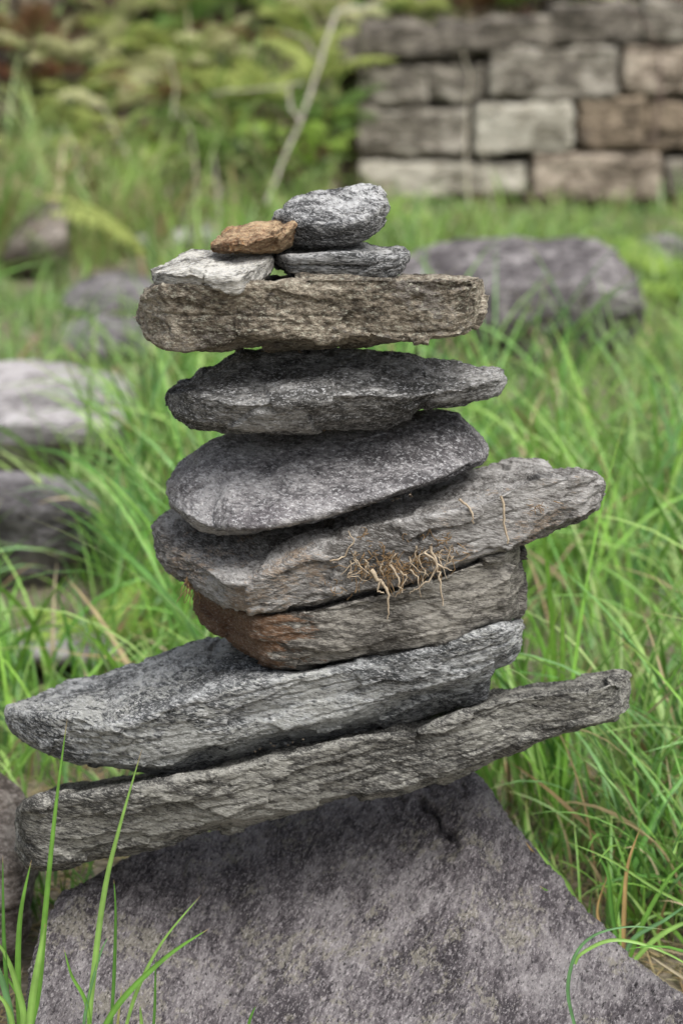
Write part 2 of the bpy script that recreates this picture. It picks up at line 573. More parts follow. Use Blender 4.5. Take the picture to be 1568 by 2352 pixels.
# 3 --- rust ended block
M_s5 = rock_mat('rust_block_rock', (.052, .047, .040), (.145, .135, .118), (.29, .275, .24), tilt=math.radians(10), streak=.9, stretch=5,
                black=.5, white=.3, seed=4, rust=((.135, .070, .034), .02, -.135), bump=.7)
r = [(226, (580, .06), (598, .03), (640, .03), (652, .04)),
     (250, (578, .07), (612, .0), (684, .0), (694, .02)),
     (300, (578, .08), (640, -.035), (722, -.03), (734, .0)),
     (360, (578, .09), (668, -.075), (768, -.065), (782, -.03)),
     (412, (578, .09), (694, -.115), (800, -.09), (818, -.05)),
     (440, (575, .09), (690, -.12), (818, -.10), (832, -.06)),
     (480, (570, .09), (684, -.12), (834, -.105), (848, -.06)),
     (540, (560, .09), (674, -.12), (838, -.105), (850, -.06)),
     (620, (545, .09), (655, -.12), (830, -.105), (842, -.06)),
     (740, (525, .09), (625, -.118), (810, -.105), (822, -.06)),
     (860, (510, .09), (600, -.115), (788, -.10), (800, -.06)),
     (960, (498, .09), (570, -.11), (768, -.10), (778, -.06)),
     (1030, (488, .09), (540, -.11), (742, -.095), (756, -.06)),
     (1070, (482, .09), (525, -.105), (716, -.09), (728, -.06)),
     (1120, (474, .08), (508, -.10), (694, -.085), (704, -.05)),
     (1190, (462, .07), (482, -.09), (682, -.075), (692, -.05)),
     (1224, (458, .05), (466, -.06), (660, -.06), (672, -.04)),
     (1236, (470, .02), (480, -.03), (640, -.03), (650, -.01))]
stone('block_stone', 'thick grey block with an orange rust stained left corner, under the rooty slab', sts_from(R2, r), M_s5,
      group=CAIRN, tilt=math.radians(10), smooth=5, amp=1.0, crack=.7, strata=.8, seed=4, layer=80, thick_back=.015)

# 4 --- rooty slab
M_s4 = rock_mat('rooty_slab_rock', (.062, .056, .050), (.165, .156, .146), (.31, .30, .285), tilt=math.radians(13), streak=.8, stretch=5,
                patch=(.23, .175, .125), patch_scale=9, patch_lo=.58, black=.45, white=.4, seed=5, bump=.7)
r = [(88, (398, .04), (402, .01), (408, .01), (412, .02)),
     (110, (375, .06), (440, -.02), (490, -.015), (500, .01)),
     (140, (355, .08), (466, -.04), (530, -.035), (540, .0)),
     (200, (330, .045), (500, -.065), (560, -.06), (575, -.02)),
     (260, (320, .05), (535, -.095), (600, -.085), (618, -.04)),
     (310, (315, .05), (575, -.13), (645, -.11), (655, -.06)),
     (380, (310, .05), (580, -.14), (652, -.125), (664, -.07)),
     (450, (305, .05), (548, -.135), (652, -.125), (664, -.07)),
     (530, (300, .05), (510, -.13), (645, -.12), (658, -.07)),
     (620, (290, .05), (470, -.125), (630, -.12), (644, -.07)),
     (720, (280, .05), (425, -.12), (608, -.12), (620, -.07)),
     (820, (265, .05), (396, -.115), (578, -.11), (592, -.07)),
     (900, (255, .05), (384, -.12), (556, -.115), (570, -.07)),
     (960, (248, .05), (370, -.125), (540, -.115), (552, -.07)),
     (1040, (232, .05), (352, -.12), (506, -.11), (522, -.07)),
     (1110, (214, .045), (334, -.115), (482, -.105), (494, -.06)),
     (1180, (207, .045), (300, -.11), (458, -.10), (468, -.06)),
     (1250, (197, .08), (262, -.10), (434, -.095), (444, -.055)),
     (1300, (199, .07), (245, -.095), (412, -.09), (424, -.05)),
     (1340, (224, .06), (246, -.09), (396, -.085), (408, -.05)),
     (1375, (212, .05), (250, -.085), (384, -.08), (396, -.05)),
     (1430, (213, .04), (240, -.08), (358, -.075), (370, -.04)),
     (1475, (228, .02), (242, -.06), (328, -.06), (340, -.03)),
     (1500, (254, -.0), (260, -.02), (284, -.02), (292, -.005))]
rooty = stone('slab_stone', 'tilted brown-grey slab with dry roots stuck to its edge, pointing up right', sts_from(R2, r), M_s4,
              group=CAIRN, tilt=math.radians(13), smooth=5, amp=1.1, crack=.6, strata=.75, seed=5, layer=90, thick_back=.05)

# 5 --- domed slab, broad inclined face
M_s3 = rock_mat('domed_rock', (.058, .054, .056), (.170, .162, .164), (.34, .33, .325), tilt=math.radians(12), streak=.45, stretch=2.5,
                black=.5, white=.5, seed=6, finew=.65, bump=.7, patch=(.10, .09, .095), patch_scale=8, patch_lo=.58)
r = [(142, (262, .02), (275, .0), (286, .0), (292, .01)),
     (152, (232, .04), (275, -.02), (318, -.03), (328, -.01)),
     (175, (206, .05), (260, -.03), (340, -.055), (356, -.03)),
     (205, (180, .06), (240, -.03), (362, -.075), (378, -.045)),
     (240, (150, .025), (225, -.03), (385, -.09), (400, -.05)),
     (285, (126, .03), (205, -.03), (398, -.10), (412, -.06)),
     (330, (108, .03), (190, -.03), (396, -.125), (412, -.06)),
     (400, (100, .03), (180, -.03), (400, -.13), (411, -.06)),
     (500, (93, .03), (170, -.03), (384, -.13), (394, -.06)),
     (600, (88, .03), (160, -.03), (358, -.125), (368, -.06)),
     (700, (82, .03), (150, -.03), (332, -.12), (344, -.06)),
     (800, (70, .03), (138, -.03), (302, -.115), (313, -.055)),
     (870, (56, .03), (125, -.03), (280, -.11), (290, -.05)),
     (950, (43, .03), (110, -.03), (252, -.10), (263, -.045)),
     (1000, (41, .03), (100, -.03), (232, -.09), (246, -.04)),
     (1040, (47, .025), (95, -.02), (212, -.07), (226, -.03)),
     (1080, (82, .05), (115, -.01), (196, -.05), (212, -.02)),
     (1112, (120, .04), (140, .0), (184, -.03), (198, -.0)),
     (1131, (148, .02), (154, .01), (166, .0), (172, .01))]
stone('slab_stone', 'domed purplish-grey stone with a smooth broad face, midway up the stack', sts_from(R2, r), M_s3,
      group=CAIRN, tilt=math.radians(10), smooth=12, amp=.8, strata=.35, seed=6, layer=100, thick_back=.06, crack=.2, chip=.5)

# 6 --- dark lens stone
M_s2 = rock_mat('lens_rock', (.042, .041, .038), (.138, .135, .128), (.32, .315, .30), tilt=math.radians(0), streak=.6, stretch=3,
                black=.7, white=.7, seed=7, finew=.65, bump=1.0)
r = [(167, (858, .02), (866, .0), (878, .0), (884, .01)),
     (175, (830, .04), (860, -.03), (905, -.03), (915, -.01)),
     (205, (810, .05), (858, -.05), (930, -.05), (946, -.02)),
     (260, (786, .06), (864, -.075), (955, -.07), (972, -.03)),
     (320, (748, .025), (876, -.095), (968, -.085), (988, -.035)),
     (380, (716, .03), (885, -.11), (975, -.095), (1000, -.04)),
     (450, (680, .03), (900, -.12), (978, -.10), (1002, -.045)),
     (560, (682, .03), (896, -.125), (980, -.105), (1004, -.045)),
     (650, (680, .03), (880, -.125), (975, -.105), (1002, -.045)),
     (750, (681, .03), (870, -.125), (975, -.105), (1000, -.045)),
     (850, (680, .03), (862, -.12), (965, -.10), (992, -.04)),
     (950, (681, .03), (862, -.115), (955, -.09), (984, -.035)),
     (1050, (691, .03), (870, -.105), (940, -.08), (964, -.03)),
     (1110, (698, .025), (872, -.10), (915, -.08), (930, -.03)),
     (1160, (711, .025), (866, -.09), (884, -.075), (900, -.03)),
     (1210, (726, .06), (852, -.085), (874, -.07), (886, -.03)),
     (1280, (740, .05), (842, -.08), (876, -.065), (890, -.02)),
     (1350, (747, .045), (828, -.075), (868, -.06), (880, -.02)),
     (1410, (752, .04), (814, -.065), (866, -.05), (880, -.01)),
     (1460, (758, .03), (800, -.05), (850, -.04), (864, -.005)),
     (1482, (770, .01), (795, -.03), (832, -.02), (842, .0)),
     (1494, (790, -.0), (797, -.01), (808, -.01), (814, .0))]
stone('slab_stone', 'dark grey lens-shaped stone with a thin beak pointing right, under the brown slab', sts_from(R1, r), M_s2,
      group=CAIRN, tilt=0, smooth=9, amp=.9, strata=.6, rough=1.2, seed=7, layer=110, thick_back=.06, crack=.4)

# 7 --- brown slab
M_s1 = rock_mat('brown_slab_rock', (.066, .054, .040), (.185, .155, .115), (.34, .30, .235), tilt=0, streak=.45, stretch=2, grain=.8,
                black=.6, white=.35, seed=8, bump=1.0, patch=(.15, .135, .12), patch_scale=9, patch_lo=.55)
r = [(38, (550, .0), (556, -.02), (568, -.02), (574, -.01)),
     (50, (516, .02), (522, -.05), (590, -.05), (600, -.02)),
     (66, (476, .03), (484, -.075), (612, -.07), (622, -.04)),
     (85, (450, .04), (462, -.09), (636, -.085), (645, -.05)),
     (115, (431, .05), (442, -.10), (655, -.09), (664, -.05)),
     (165, (424, .06), (434, -.11), (676, -.10), (684, -.06)),
     (250, (424, .06), (434, -.115), (680, -.105), (688, -.06)),
     (340, (422, .06), (434, -.12), (676, -.105), (686, -.06)),
     (410, (420, .06), (432, -.12), (656, -.11), (690, -.05)),
     (445, (418, .06), (432, -.12), (618, -.11), (688, -.04)),
     (490, (416, .06), (430, -.12), (606, -.115), (686, -.035)),
     (535, (396, .07), (430, -.12), (616, -.115), (684, -.035)),
     (600, (393, .07), (430, -.12), (624, -.115), (682, -.035)),
     (700, (396, .07), (412, -.12), (630, -.115), (681, -.035)),
     (770, (399, .07), (408, -.12), (642, -.11), (684, -.04)),
     (830, (400, .07), (408, -.12), (640, -.11), (683, -.04)),
     (880, (401, .07), (408, -.12), (618, -.11), (682, -.035)),
     (950, (401, .07), (408, -.12), (628, -.115), (674, -.04)),
     (1010, (401, .07), (409, -.12), (645, -.115), (658, -.06)),
     (1100, (402, .07), (410, -.12), (652, -.11), (661, -.07)),
     (1200, (403, .07), (412, -.12), (646, -.11), (656, -.07)),
     (1280, (404, .07), (413, -.12), (632, -.11), (641, -.07)),
     (1335, (405, .065), (414, -.115), (616, -.10), (626, -.06)),
     (1372, (406, .06), (414, -.10), (582, -.09), (594, -.06)),
     (1395, (408, .05), (414, -.07), (545, -.065), (552, -.04)),
     (1408, (416, .02), (424, -.03), (498, -.03), (505, -.01))]
stone('slab_stone', 'tan-brown flat-topped slab under the four small stones', sts_from(R1, r), M_s1,
      group=CAIRN, tilt=0, smooth=6, amp=.85, strata=.6, rough=1.4, seed=8, layer=75, thick_back=.015, crack=.6, grow=.3)

# 8 --- four small stones on top
M_t = rock_mat('silver_rock', (.055, .056, .056), (.25, .25, .245), (.56, .56, .55), tilt=math.radians(12), streak=1.0, stretch=4, grain=1.2,
               black=1.0, white=.8, seed=9, bump=1.0)
M_t2 = rock_mat('striped_rock', (.04, .042, .041), (.15, .152, .148), (.44, .44, .43), tilt=0, streak=1.2, stretch=5, grain=1.1,
                black=1.0, white=.8, seed=10, bump=1.0)
M_t3 = rock_mat('cream_rock', (.12, .115, .10), (.36, .345, .30), (.62, .60, .54), tilt=math.radians(-10), streak=1.0, stretch=6, grain=1.,
                black=.6, white=.8, seed=11, bump=.9)
M_or = rock_mat('orange_rock', (.13, .065, .03), (.28, .18, .105), (.45, .32, .19), tilt=0, streak=.6, stretch=1.5, grain=1.1,
                black=.5, white=.2, seed=12, bump=1.0, patch=(.33, .18, .08), patch_scale=30, patch_lo=.52)
r = [(106, (372, -0.025), (380, -0.055), (402, -0.055), (410, -0.045)),
     (130, (360, -0.005), (386, -0.095), (422, -0.090), (432, -0.065)),
     (200, (328, 0.005), (390, -0.120), (428, -0.115), (438, -0.085)),
     (240, (302, 0.015), (387, -0.125), (430, -0.115), (440, -0.085)),
     (262, (291, 0.015), (386, -0.125), (432, -0.120), (442, -0.085)),
     (340, (289, 0.015), (404, -0.130), (438, -0.125), (449, -0.085)),
     (400, (296, 0.015), (413, -0.135), (448, -0.130), (458, -0.085)),
     (440, (300, 0.015), (410, -0.135), (450, -0.130), (460, -0.085)),
     (470, (304, 0.010), (388, -0.125), (440, -0.115), (450, -0.085)),
     (530, (310, 0.005), (350, -0.085), (404, -0.080), (418, -0.055)),
     (566, (316, -0.005), (328, -0.055), (380, -0.055), (388, -0.035)),
     (580, (328, -0.015), (334, -0.035), (352, -0.035), (358, -0.025))]
stone('small_stone', 'flat cream-white stone on the left end of the brown slab', sts_from(R1, r), M_t3,
      cat='stone', group=CAIRN, ds=.0010, tilt=math.radians(-5), smooth=5, amp=.7, strata=1.0, seed=11, layer=130, thick_back=.01, grow=.4, chip=.8)
r = [(581, (326, .01), (332, -.01), (342, -.01), (346, .0)),
     (600, (300, .02), (318, -.04), (356, -.04), (364, -.02)),
     (640, (281, .03), (320, -.06), (380, -.055), (388, -.03)),
     (700, (284, .04), (325, -.07), (388, -.06), (396, -.03)),
     (750, (284, .04), (318, -.07), (390, -.06), (398, -.03)),
     (820, (276, .04), (312, -.07), (390, -.06), (398, -.03)),
     (905, (261, .04), (320, -.07), (392, -.06), (400, -.03)),
     (950, (271, .04), (330, -.07), (392, -.06), (401, -.03)),
     (1000, (288, .035), (332, -.06), (394, -.055), (402, -.03)),
     (1050, (287, .03), (330, -.05), (386, -.045), (396, -.02)),
     (1088, (292, .02), (318, -.03), (362, -.03), (370, -.01)),
     (1110, (304, .0), (310, -.015), (326, -.015), (330, -.005))]
stone('small_stone', 'dark striped wavy stone lying on the brown slab beneath the silver pebble', sts_from(R1, r), M_t2,
      cat='stone', group=CAIRN, ds=.0010, tilt=0, smooth=14, amp=.7, strata=.9, seed=10, layer=110, thick_back=.01, grow=.4, chip=.8)
r = [(583, (163, .02), (168, .01), (174, .01), (178, .015)),
     (600, (144, .03), (162, .0), (205, .0), (212, .01)),
     (640, (112, .035), (165, -.03), (248, -.03), (258, -.01)),
     (680, (94, .04), (178, -.05), (256, -.04), (270, -.02)),
     (740, (78, .045), (192, -.06), (262, -.05), (274, -.02)),
     (810, (66, .045), (200, -.065), (262, -.05), (273, -.02)),
     (870, (50, .045), (195, -.065), (250, -.05), (262, -.02)),
     (930, (39, .045), (180, -.06), (232, -.045), (244, -.02)),
     (975, (44, .04), (150, -.045), (206, -.03), (216, -.01)),
     (1008, (74, .03), (120, -.02), (176, -.015), (186, .0)),
     (1022, (112, .02), (122, .005), (142, .005), (148, .01))]
stone('small_stone', 'rounded silvery speckled pebble, highest of the cairn', sts_from(R1, r), M_t,
      cat='stone', group=CAIRN, ds=.0010, tilt=math.radians(12), smooth=24, amp=.7, strata=.6, rough=1.2, seed=9, layer=120, thick_back=.012)
r = [(345, (268, -.02), (276, -.04), (286, -.04), (290, -.03)),
     (368, (242, -.0), (268, -.06), (294, -.06), (300, -.04)),
     (402, (204, .0), (262, -.07), (304, -.07), (310, -.04)),
     (450, (194, .0), (258, -.08), (300, -.075), (308, -.04)),
     (482, (188, .0), (268, -.085), (304, -.075), (312, -.04)),
     (515, (180, .0), (255, -.085), (306, -.07), (313, -.04)),
     (560, (184, .0), (246, -.08), (302, -.06), (313, -.03)),
     (605, (174, .0), (232, -.075), (290, -.05), (306, -.03)),
     (648, (166, -.01), (200, -.065), (262, -.045), (282, -.03)),
     (668, (176, -.02), (190, -.05), (222, -.045), (236, -.03)),
     (674, (188, -.03), (192, -.04), (208, -.04), (212, -.035))]
stone('small_stone', 'small rough orange-brown stone leaning on the silver pebble', sts_from(R1, r), M_or,
      cat='stone', group=CAIRN, ds=.0009, tilt=0, smooth=4, amp=.75, strata=.5, rough=1.2, seed=12, layer=110, thick_back=.008, grow=.4, chip=.8)
#@@PART2
# roots hanging from the rooty slab
def tube_set(name, paths, mat, parent=None, sides=5):
    """paths: list of (points (n,3), radius at start, radius at end) -> one mesh of thin tapering strands"""
    V, F, C = [], [], []
    o = 0
    for pts, r0, r1 in paths:
        pts = np.asarray(pts, float)
        n = len(pts)
        T = np.gradient(pts, axis=0)
        T /= np.maximum(np.linalg.norm(T, axis=1, keepdims=True), 1e-9)
        ref = np.array([0.13, .97, .2])
        A = np.cross(T, ref); A /= np.maximum(np.linalg.norm(A, axis=1, keepdims=True), 1e-9)
        B = np.cross(T, A)
        rr = np.linspace(r0, r1, n)[:, None]
        for k in range(sides):
            a = 2 * math.pi * k / sides
            V.append(pts + (A * math.cos(a) + B * math.sin(a)) * rr)
        idx = o + np.arange(sides * n).reshape(sides, n)
        for k in range(sides):
            a, b = idx[k], idx[(k + 1) % sides]
            F.append(np.stack([a[:-1], a[1:], b[1:], b[:-1]], 1))
        o += sides * n
    me = mesh_np(name, np.concatenate(V), np.concatenate(F))
    return link(name, me, mat, parent)


def wander(p0, d, L, n, jit, grav, r):
    pts = [np.array(p0, float)]
    d = np.array(d, float); d /= np.linalg.norm(d)
    for _ in range(n):
        d = d + r.normal(size=3) * jit + np.array([0, 0, -grav])
        d /= np.linalg.norm(d)
        pts.append(pts[-1] + d * L / n)
    return pts


M_root = plain_mat('dry_root', (.20, .15, .10), (.42, .35, .25), 300)
M_moss = plain_mat('dead_moss', (.10, .06, .025), (.27, .17, .075), 300)


def local_tubes(name, paths, mat, parent, label=None):
    b = np.array(parent.location)
    paths = [(np.asarray(p) - b, a, c) for p, a, c in paths]
    o = tube_set(name, paths, mat, parent, 4)
    if label: o['label'] = label
    return o


rr = np.random.default_rng(5)
paths = []
def moss(specs, label):
    paths = []
    for (X, Y, n, sp, ln) in specs:
        for _ in range(int(n * 1.1)):
            a = R2(X + rr.normal() * sp * 1.25, Y + rr.normal() * sp * .8)
            p0 = P(a[0], a[1], -.120)
            paths.append((wander(p0, (rr.normal(), -.45, rr.normal() * .8 - .15), ln * rr.uniform(.4, 1.6), 6, .45, .08, rr), .00042, .0002))
    local_tubes('moss_clump', paths, M_moss, rooty, label)
moss(((770, 515, 34, 38, .013), (830, 530, 34, 26, .015), (965, 480, 36, 26, .015), (900, 505, 30, 45, .012), (735, 460, 10, 26, .012), (1010, 440, 12, 22, .010)),
     'tangle of brown dead moss and fine rootlets')
moss(((650, 578, 14, 15, .010),), 'small moss speck on the face')
moss(((1295, 335, 12, 12, .007),), 'small moss speck near the right end')
def px_path(T, pts, Y, jit=.0006, sub=4):
    out = []
    for i in range(len(pts) - 1):
        for t in np.arange(sub) / sub:
            x = pts[i][0] * (1 - t) + pts[i + 1][0] * t
            y = pts[i][1] * (1 - t) + pts[i + 1][1] * t
            a = T(x, y)
            out.append(P(a[0], a[1], Y) + rr.normal(size=3) * jit)
    a = T(*pts[-1]); out.append(P(a[0], a[1], Y))
    return out
ps = [(px_path(R2, [(770, 535), (800, 570), (826, 600), (828, 650), (822, 688)], -.129), .0021, .0004),
      (px_path(R2, [(800, 570), (790, 600), (812, 605)], -.131), .001, .0005),
      (px_path(R2, [(830, 510), (855, 560), (868, 605)], -.130), .0013, .0004),
      (px_path(R2, [(960, 460), (975, 520), (990, 570), (996, 645)], -.130), .0013, .0005),
      (px_path(R2, [(975, 530), (950, 570), (915, 590), (892, 608)], -.131), .0008, .0003),
      (px_path(R2, [(940, 480), (985, 520), (1025, 535)], -.130), .0011, .0004),
      (px_path(R2, [(645, 505), (690, 490), (715, 440), (700, 410)], -.126), .0009, .0004)]
for k in range(22):
    x0, y0 = 690 + rr.uniform(0, 340), 480 + rr.uniform(-30, 60)
    ps.append((px_path(R2, [(x0, y0), (x0 + rr.normal() * 14, y0 + 20), (x0 + rr.normal() * 30, y0 + rr.uniform(30, 85))], -.128), .0008, .00025))
ps_a = ps
local_tubes('root_strands', ps, M_root, rooty, 'pale dry root strands hanging below the edge')
for sp_ in (
      (px_path(R2, [(1045, 308), (1075, 330), (1092, 365), (1090, 388)], -.122), .0012, .0005),
      (px_path(R2, [(1180, 300), (1188, 360), (1192, 410), (1198, 450)], -.121), .0011, .0007)):
    local_tubes('root_strand', [sp_], M_root, rooty, 'single pale root lying over the right half')
paths = []
for _ in range(26):
    a = R2(205 + rr.normal() * 14, 562 + rr.normal() * 7)
    paths.append((wander(P(a[0], a[1], -.06), (rr.normal() * .4, -.5, -.8), .018 * rr.uniform(.5, 1.3), 5, .3, .1, rr), .0006, .0002))
local_tubes('root_tuft', paths, M_moss, rooty, 'short orange-brown root tuft under the left corner')

# ------------------------------------------------------------------ ground and bank
WX0 = float(P(815, 470, 5.4)[0])      # left end of the dry stone wall


def ground_z(x, y):
    p = np.stack([x, y, x * 0], -1).reshape(-1, 3)
    n = (noise(p * 2.1, 71) * .035 + noise(p * 6.3, 72) * .012).reshape(np.shape(x))
    n = n * np.clip((np.hypot(x, y) - .35) / .8, 0, 1)
    start = np.where(x < WX0 - .05, 4.7, 5.75)
    b = np.clip(y - start, 0, None)
    bank = b * b / (b + .35) * .82
    bank = np.where(x >= WX0 - .05, bank + .45 * np.clip((y - 5.55) / .1, 0, 1), bank)
    return n + bank


def sheet(name, xs, ys, mat, micro=0.):
    X, Y = np.meshgrid(xs, ys, indexing='ij')
    Z = ground_z(X, Y)
    if micro:
        q = np.stack([X.ravel(), Y.ravel(), X.ravel() * 0], 1)
        Z = Z + (fbm(q * 30, 3, 81) * micro).reshape(Z.shape)
    V = np.stack([X.ravel(), Y.ravel(), Z.ravel()], 1)
    i = np.arange(X.size).reshape(X.shape)
    F = np.stack([i[:-1, :-1], i[1:, :-1], i[1:, 1:], i[:-1, 1:]], -1).reshape(-1, 4)
    return link(name, mesh_np(name, V, F), mat)


m, nt, b, out = newmat('soil')
tc = N(nt, 'ShaderNodeTexCoord')
n1 = N(nt, 'ShaderNodeTexNoise'); n1.inputs['Scale'].default_value = 5; n1.inputs['Detail'].default_value = 8; n1.inputs['Roughness'].default_value = .7
n2 = N(nt, 'ShaderNodeTexNoise'); n2.inputs['Scale'].default_value = 90; n2.inputs['Detail'].default_value = 4
nt.links.new(tc.outputs['Object'], n1.inputs['Vector']); nt.links.new(tc.outputs['Object'], n2.inputs['Vector'])
c1 = ramp(nt, n1.outputs[0], [(.35, (.07, .055, .035)), (.5, (.12, .10, .065)), (.65, (.09, .11, .04))])
c2 = mix(nt, ramp(nt, n2.outputs[0], [(.4, 0.), (.65, 1.)]), c1, (.24, .20, .15))
nt.links.new(c2, b.inputs['Base Color'])
b.inputs['Roughness'].default_value = .95
bp = N(nt, 'ShaderNodeBump'); bp.inputs['Strength'].default_value = .8; bp.inputs['Distance'].default_value = .01
nt.links.new(n2.outputs[0], bp.inputs['Height']); nt.links.new(bp.outputs[0], b.inputs['Normal'])
M_soil = m
xs = np.unique(np.concatenate([np.linspace(-60, -3, 30), np.linspace(-3, 4, 260), np.linspace(4, 60, 30), [WX0 - .05, WX0 - .049]]))
ys = np.unique(np.concatenate([np.linspace(-20, -1, 12), np.linspace(-1, 9, 300), np.linspace(9, 60, 30)]))
g = sheet('ground', xs, ys, M_soil, .006)
tag(g, kind='structure')

# ------------------------------------------------------------------ grass
M_grass = leaf_mat('grass_blade', .38, .42, .4)


def blades(root, L, w, az, lean, bend, tint, S=8, across=2, twist=None):
    """arching grass blades; all arrays of length n"""
    n = len(root)
    s = np.linspace(0, 1, S + 1)
    th = lean[:, None] + bend[:, None] * s[None] ** 1.4
    th = np.minimum(th, 2.6)
    dl = (L / S)[:, None]
    h = np.concatenate([np.zeros((n, 1)), np.cumsum(np.sin(th[:, :-1]) * dl, 1)], 1)
    z = np.concatenate([np.zeros((n, 1)), np.cumsum(np.cos(th[:, :-1]) * dl, 1)], 1)
    dx, dy = np.cos(az)[:, None], np.sin(az)[:, None]
    C = np.stack([root[:, :1] + h * dx, root[:, 1:2] + h * dy, root[:, 2:3] + z], -1)
    if twist is None: twist = rng.normal(size=n) * .8
    tw = twist[:, None] * (0.3 + s[None])
    sx, sy = -np.sin(az)[:, None], np.cos(az)[:, None]
    side = np.stack([sx * np.cos(tw), sy * np.cos(tw), np.sin(tw) * .6], -1)
    # along-surface normal component so twist turns the ribbon about its own axis
    nrm = np.stack([np.cos(th) * dx, np.cos(th) * dy, -np.sin(th)], -1)
    side = np.stack([sx + 0 * tw, sy + 0 * tw, 0 * tw], -1) * np.cos(tw)[..., None] + nrm * np.sin(tw)[..., None]
    wp = (.55 + .45 * np.minimum(1, s * 4)) * np.clip(1 - s ** 3.0, 0.02, 1)
    W = w[:, None] * wp[None] * .5
    if across == 2:
        V = np.stack([C - side * W[..., None], C + side * W[..., None]], 2)
    else:
        V = np.stack([C - side * W[..., None], C - nrm * W[..., None] * .45, C + side * W[..., None]], 2)
    A = across
    idx = np.arange(n * (S + 1) * A).reshape(n, S + 1, A)
    F = np.stack([idx[:, :-1, :-1], idx[:, :-1, 1:], idx[:, 1:, 1:], idx[:, 1:, :-1]], -1).reshape(-1, 4)
    shade = np.concatenate([np.linspace(0, 1, S + 1)])[None, :, None]
    base_c = np.array([.30, .33, .14])[None, None]
    k = np.clip(1 - shade * 6, 0, 1) * .6
    T = tint[:, None, :] * (1 - k) + base_c * k
    tip = np.clip((s - .86) / .14, 0, 1)[None, :, None] * (np.sin(root[:, :1] * 977) > .2)[:, :, None] * .75
    T = T * (1 - tip) + np.array([.40, .30, .14]) * tip
    T = np.repeat(T[:, :, None, :], A, 2)
    if A == 3: T[:, :, 1] = T[:, :, 1] * 1.25; T[:, :, 0] *= .88
    return V.reshape(-1, 3), F, T.reshape(-1, 3)


GREEN = np.array([[.165, .34, .05], [.12, .28, .055], [.23, .41, .07], [.18, .34, .13], [.34, .45, .17], [.08, .20, .045]])
DRY = np.array([[.42, .33, .18], [.36, .25, .13], [.50, .42, .27]])
BASE_POLY = [(x, y) for x, y in sil]


def in_base(p):
    px, py = project(p)
    yy = np.interp(px, [a for a, _ in sil], [b_ for _, b_ in sil], left=9999, right=9999)
    return (py > yy - 6)


def grass_field(name, n_tuft, xr, yr, per, Lr, wr, seed, keep, S=8, across=2, dry=.05, yellow=0.):
    g_ = np.random.default_rng(seed)
    tx = g_.uniform(xr[0], xr[1], n_tuft); ty = g_.uniform(yr[0], yr[1], n_tuft)
    ok = keep(tx, ty)
    # density varies in patches
    dn = noise(np.stack([tx * 1.7, ty * 1.7, tx * 0], 1), 91)
    ok &= g_.uniform(-.5, .5, n_tuft) < dn + .35
    tx, ty = tx[ok], ty[ok]
    nt_ = len(tx)
    k = g_.poisson(per, nt_) + 2
    ti = np.repeat(np.arange(nt_), k)
    n = len(ti)
    sp = g_.uniform(.006, .03, nt_)[ti]
    x = tx[ti] + g_.normal(size=n) * sp; y = ty[ti] + g_.normal(size=n) * sp
    z = ground_z(x, y) - .006
    scale = g_.uniform(.6, 1.15, nt_)[ti]
    L = g_.uniform(Lr[0], Lr[1], n) * scale
    w = g_.uniform(wr[0], wr[1], n)
    pr = project(np.stack([x, y, z], 1))[0]
    L = np.where((x > WX0) & (y > 4.3), L * .6, L)
    L = np.where((pr < 330) & (y < 2.1) & (g_.uniform(size=n) > .08), L * .62, L)
    az0 = g_.uniform(0, 2 * math.pi, nt_)[ti]
    az = az0 + g_.normal(size=n) * 1.1
    lean = np.abs(g_.normal(size=n)) * .30 + .04
    bend = (np.abs(g_.normal(size=n)) * .8 + .45) * (.6 + .5 * (L / Lr[1]))
    tc_ = GREEN[g_.integers(0, len(GREEN), nt_)][ti] * .6 + GREEN[g_.integers(0, len(GREEN), n)] * .4
    tc_ = tc_ * g_.uniform(.8, 1.25, n)[:, None]
    if yellow: tc_ = tc_ * (1 - yellow) + np.array([.30, .30, .10]) * yellow
    isd = g_.uniform(size=n) < dry
    tc_[isd] = DRY[g_.integers(0, 3, isd.sum())] * g_.uniform(.6, 1.1, isd.sum())[:, None]
    L[isd] *= .8
    V, F, T = blades(np.stack([x, y, z], 1), L, w, az, lean, bend, tc_, S, across, g_.normal(size=n) * .7)
    me = mesh_np(name, V, F)
    set_tint(me, T)
    return link(name, me, M_grass)


KEEP_ROCKS = []      # (x, y, rx, ry) footprints of loose rocks, filled below


def clear(x, y, grow=1.0):
    ok = np.ones(len(x), bool)
    for cx, cy, rx, ry in KEEP_ROCKS:
        ok &= ((x - cx) / (rx * grow)) ** 2 + ((y - cy) / (ry * grow)) ** 2 > 1
    return ok


def keep_near(x, y):
    p = np.stack([x, y, x * 0], 1)
    px, py = project(p)
    ok = clear(x, y) & ~in_base(p)
    # bare gravelly soil at the lower left of the boulder
    ok &= ~((px < 330) & (py > 1800))
    ok &= ~((x > -.36) & (x < .34) & (y > -.6) & (y < .10))
    return ok


def keep_far(x, y):
    return clear(x, y, .9) & ((y < 5.3) | (x < WX0 - .05))


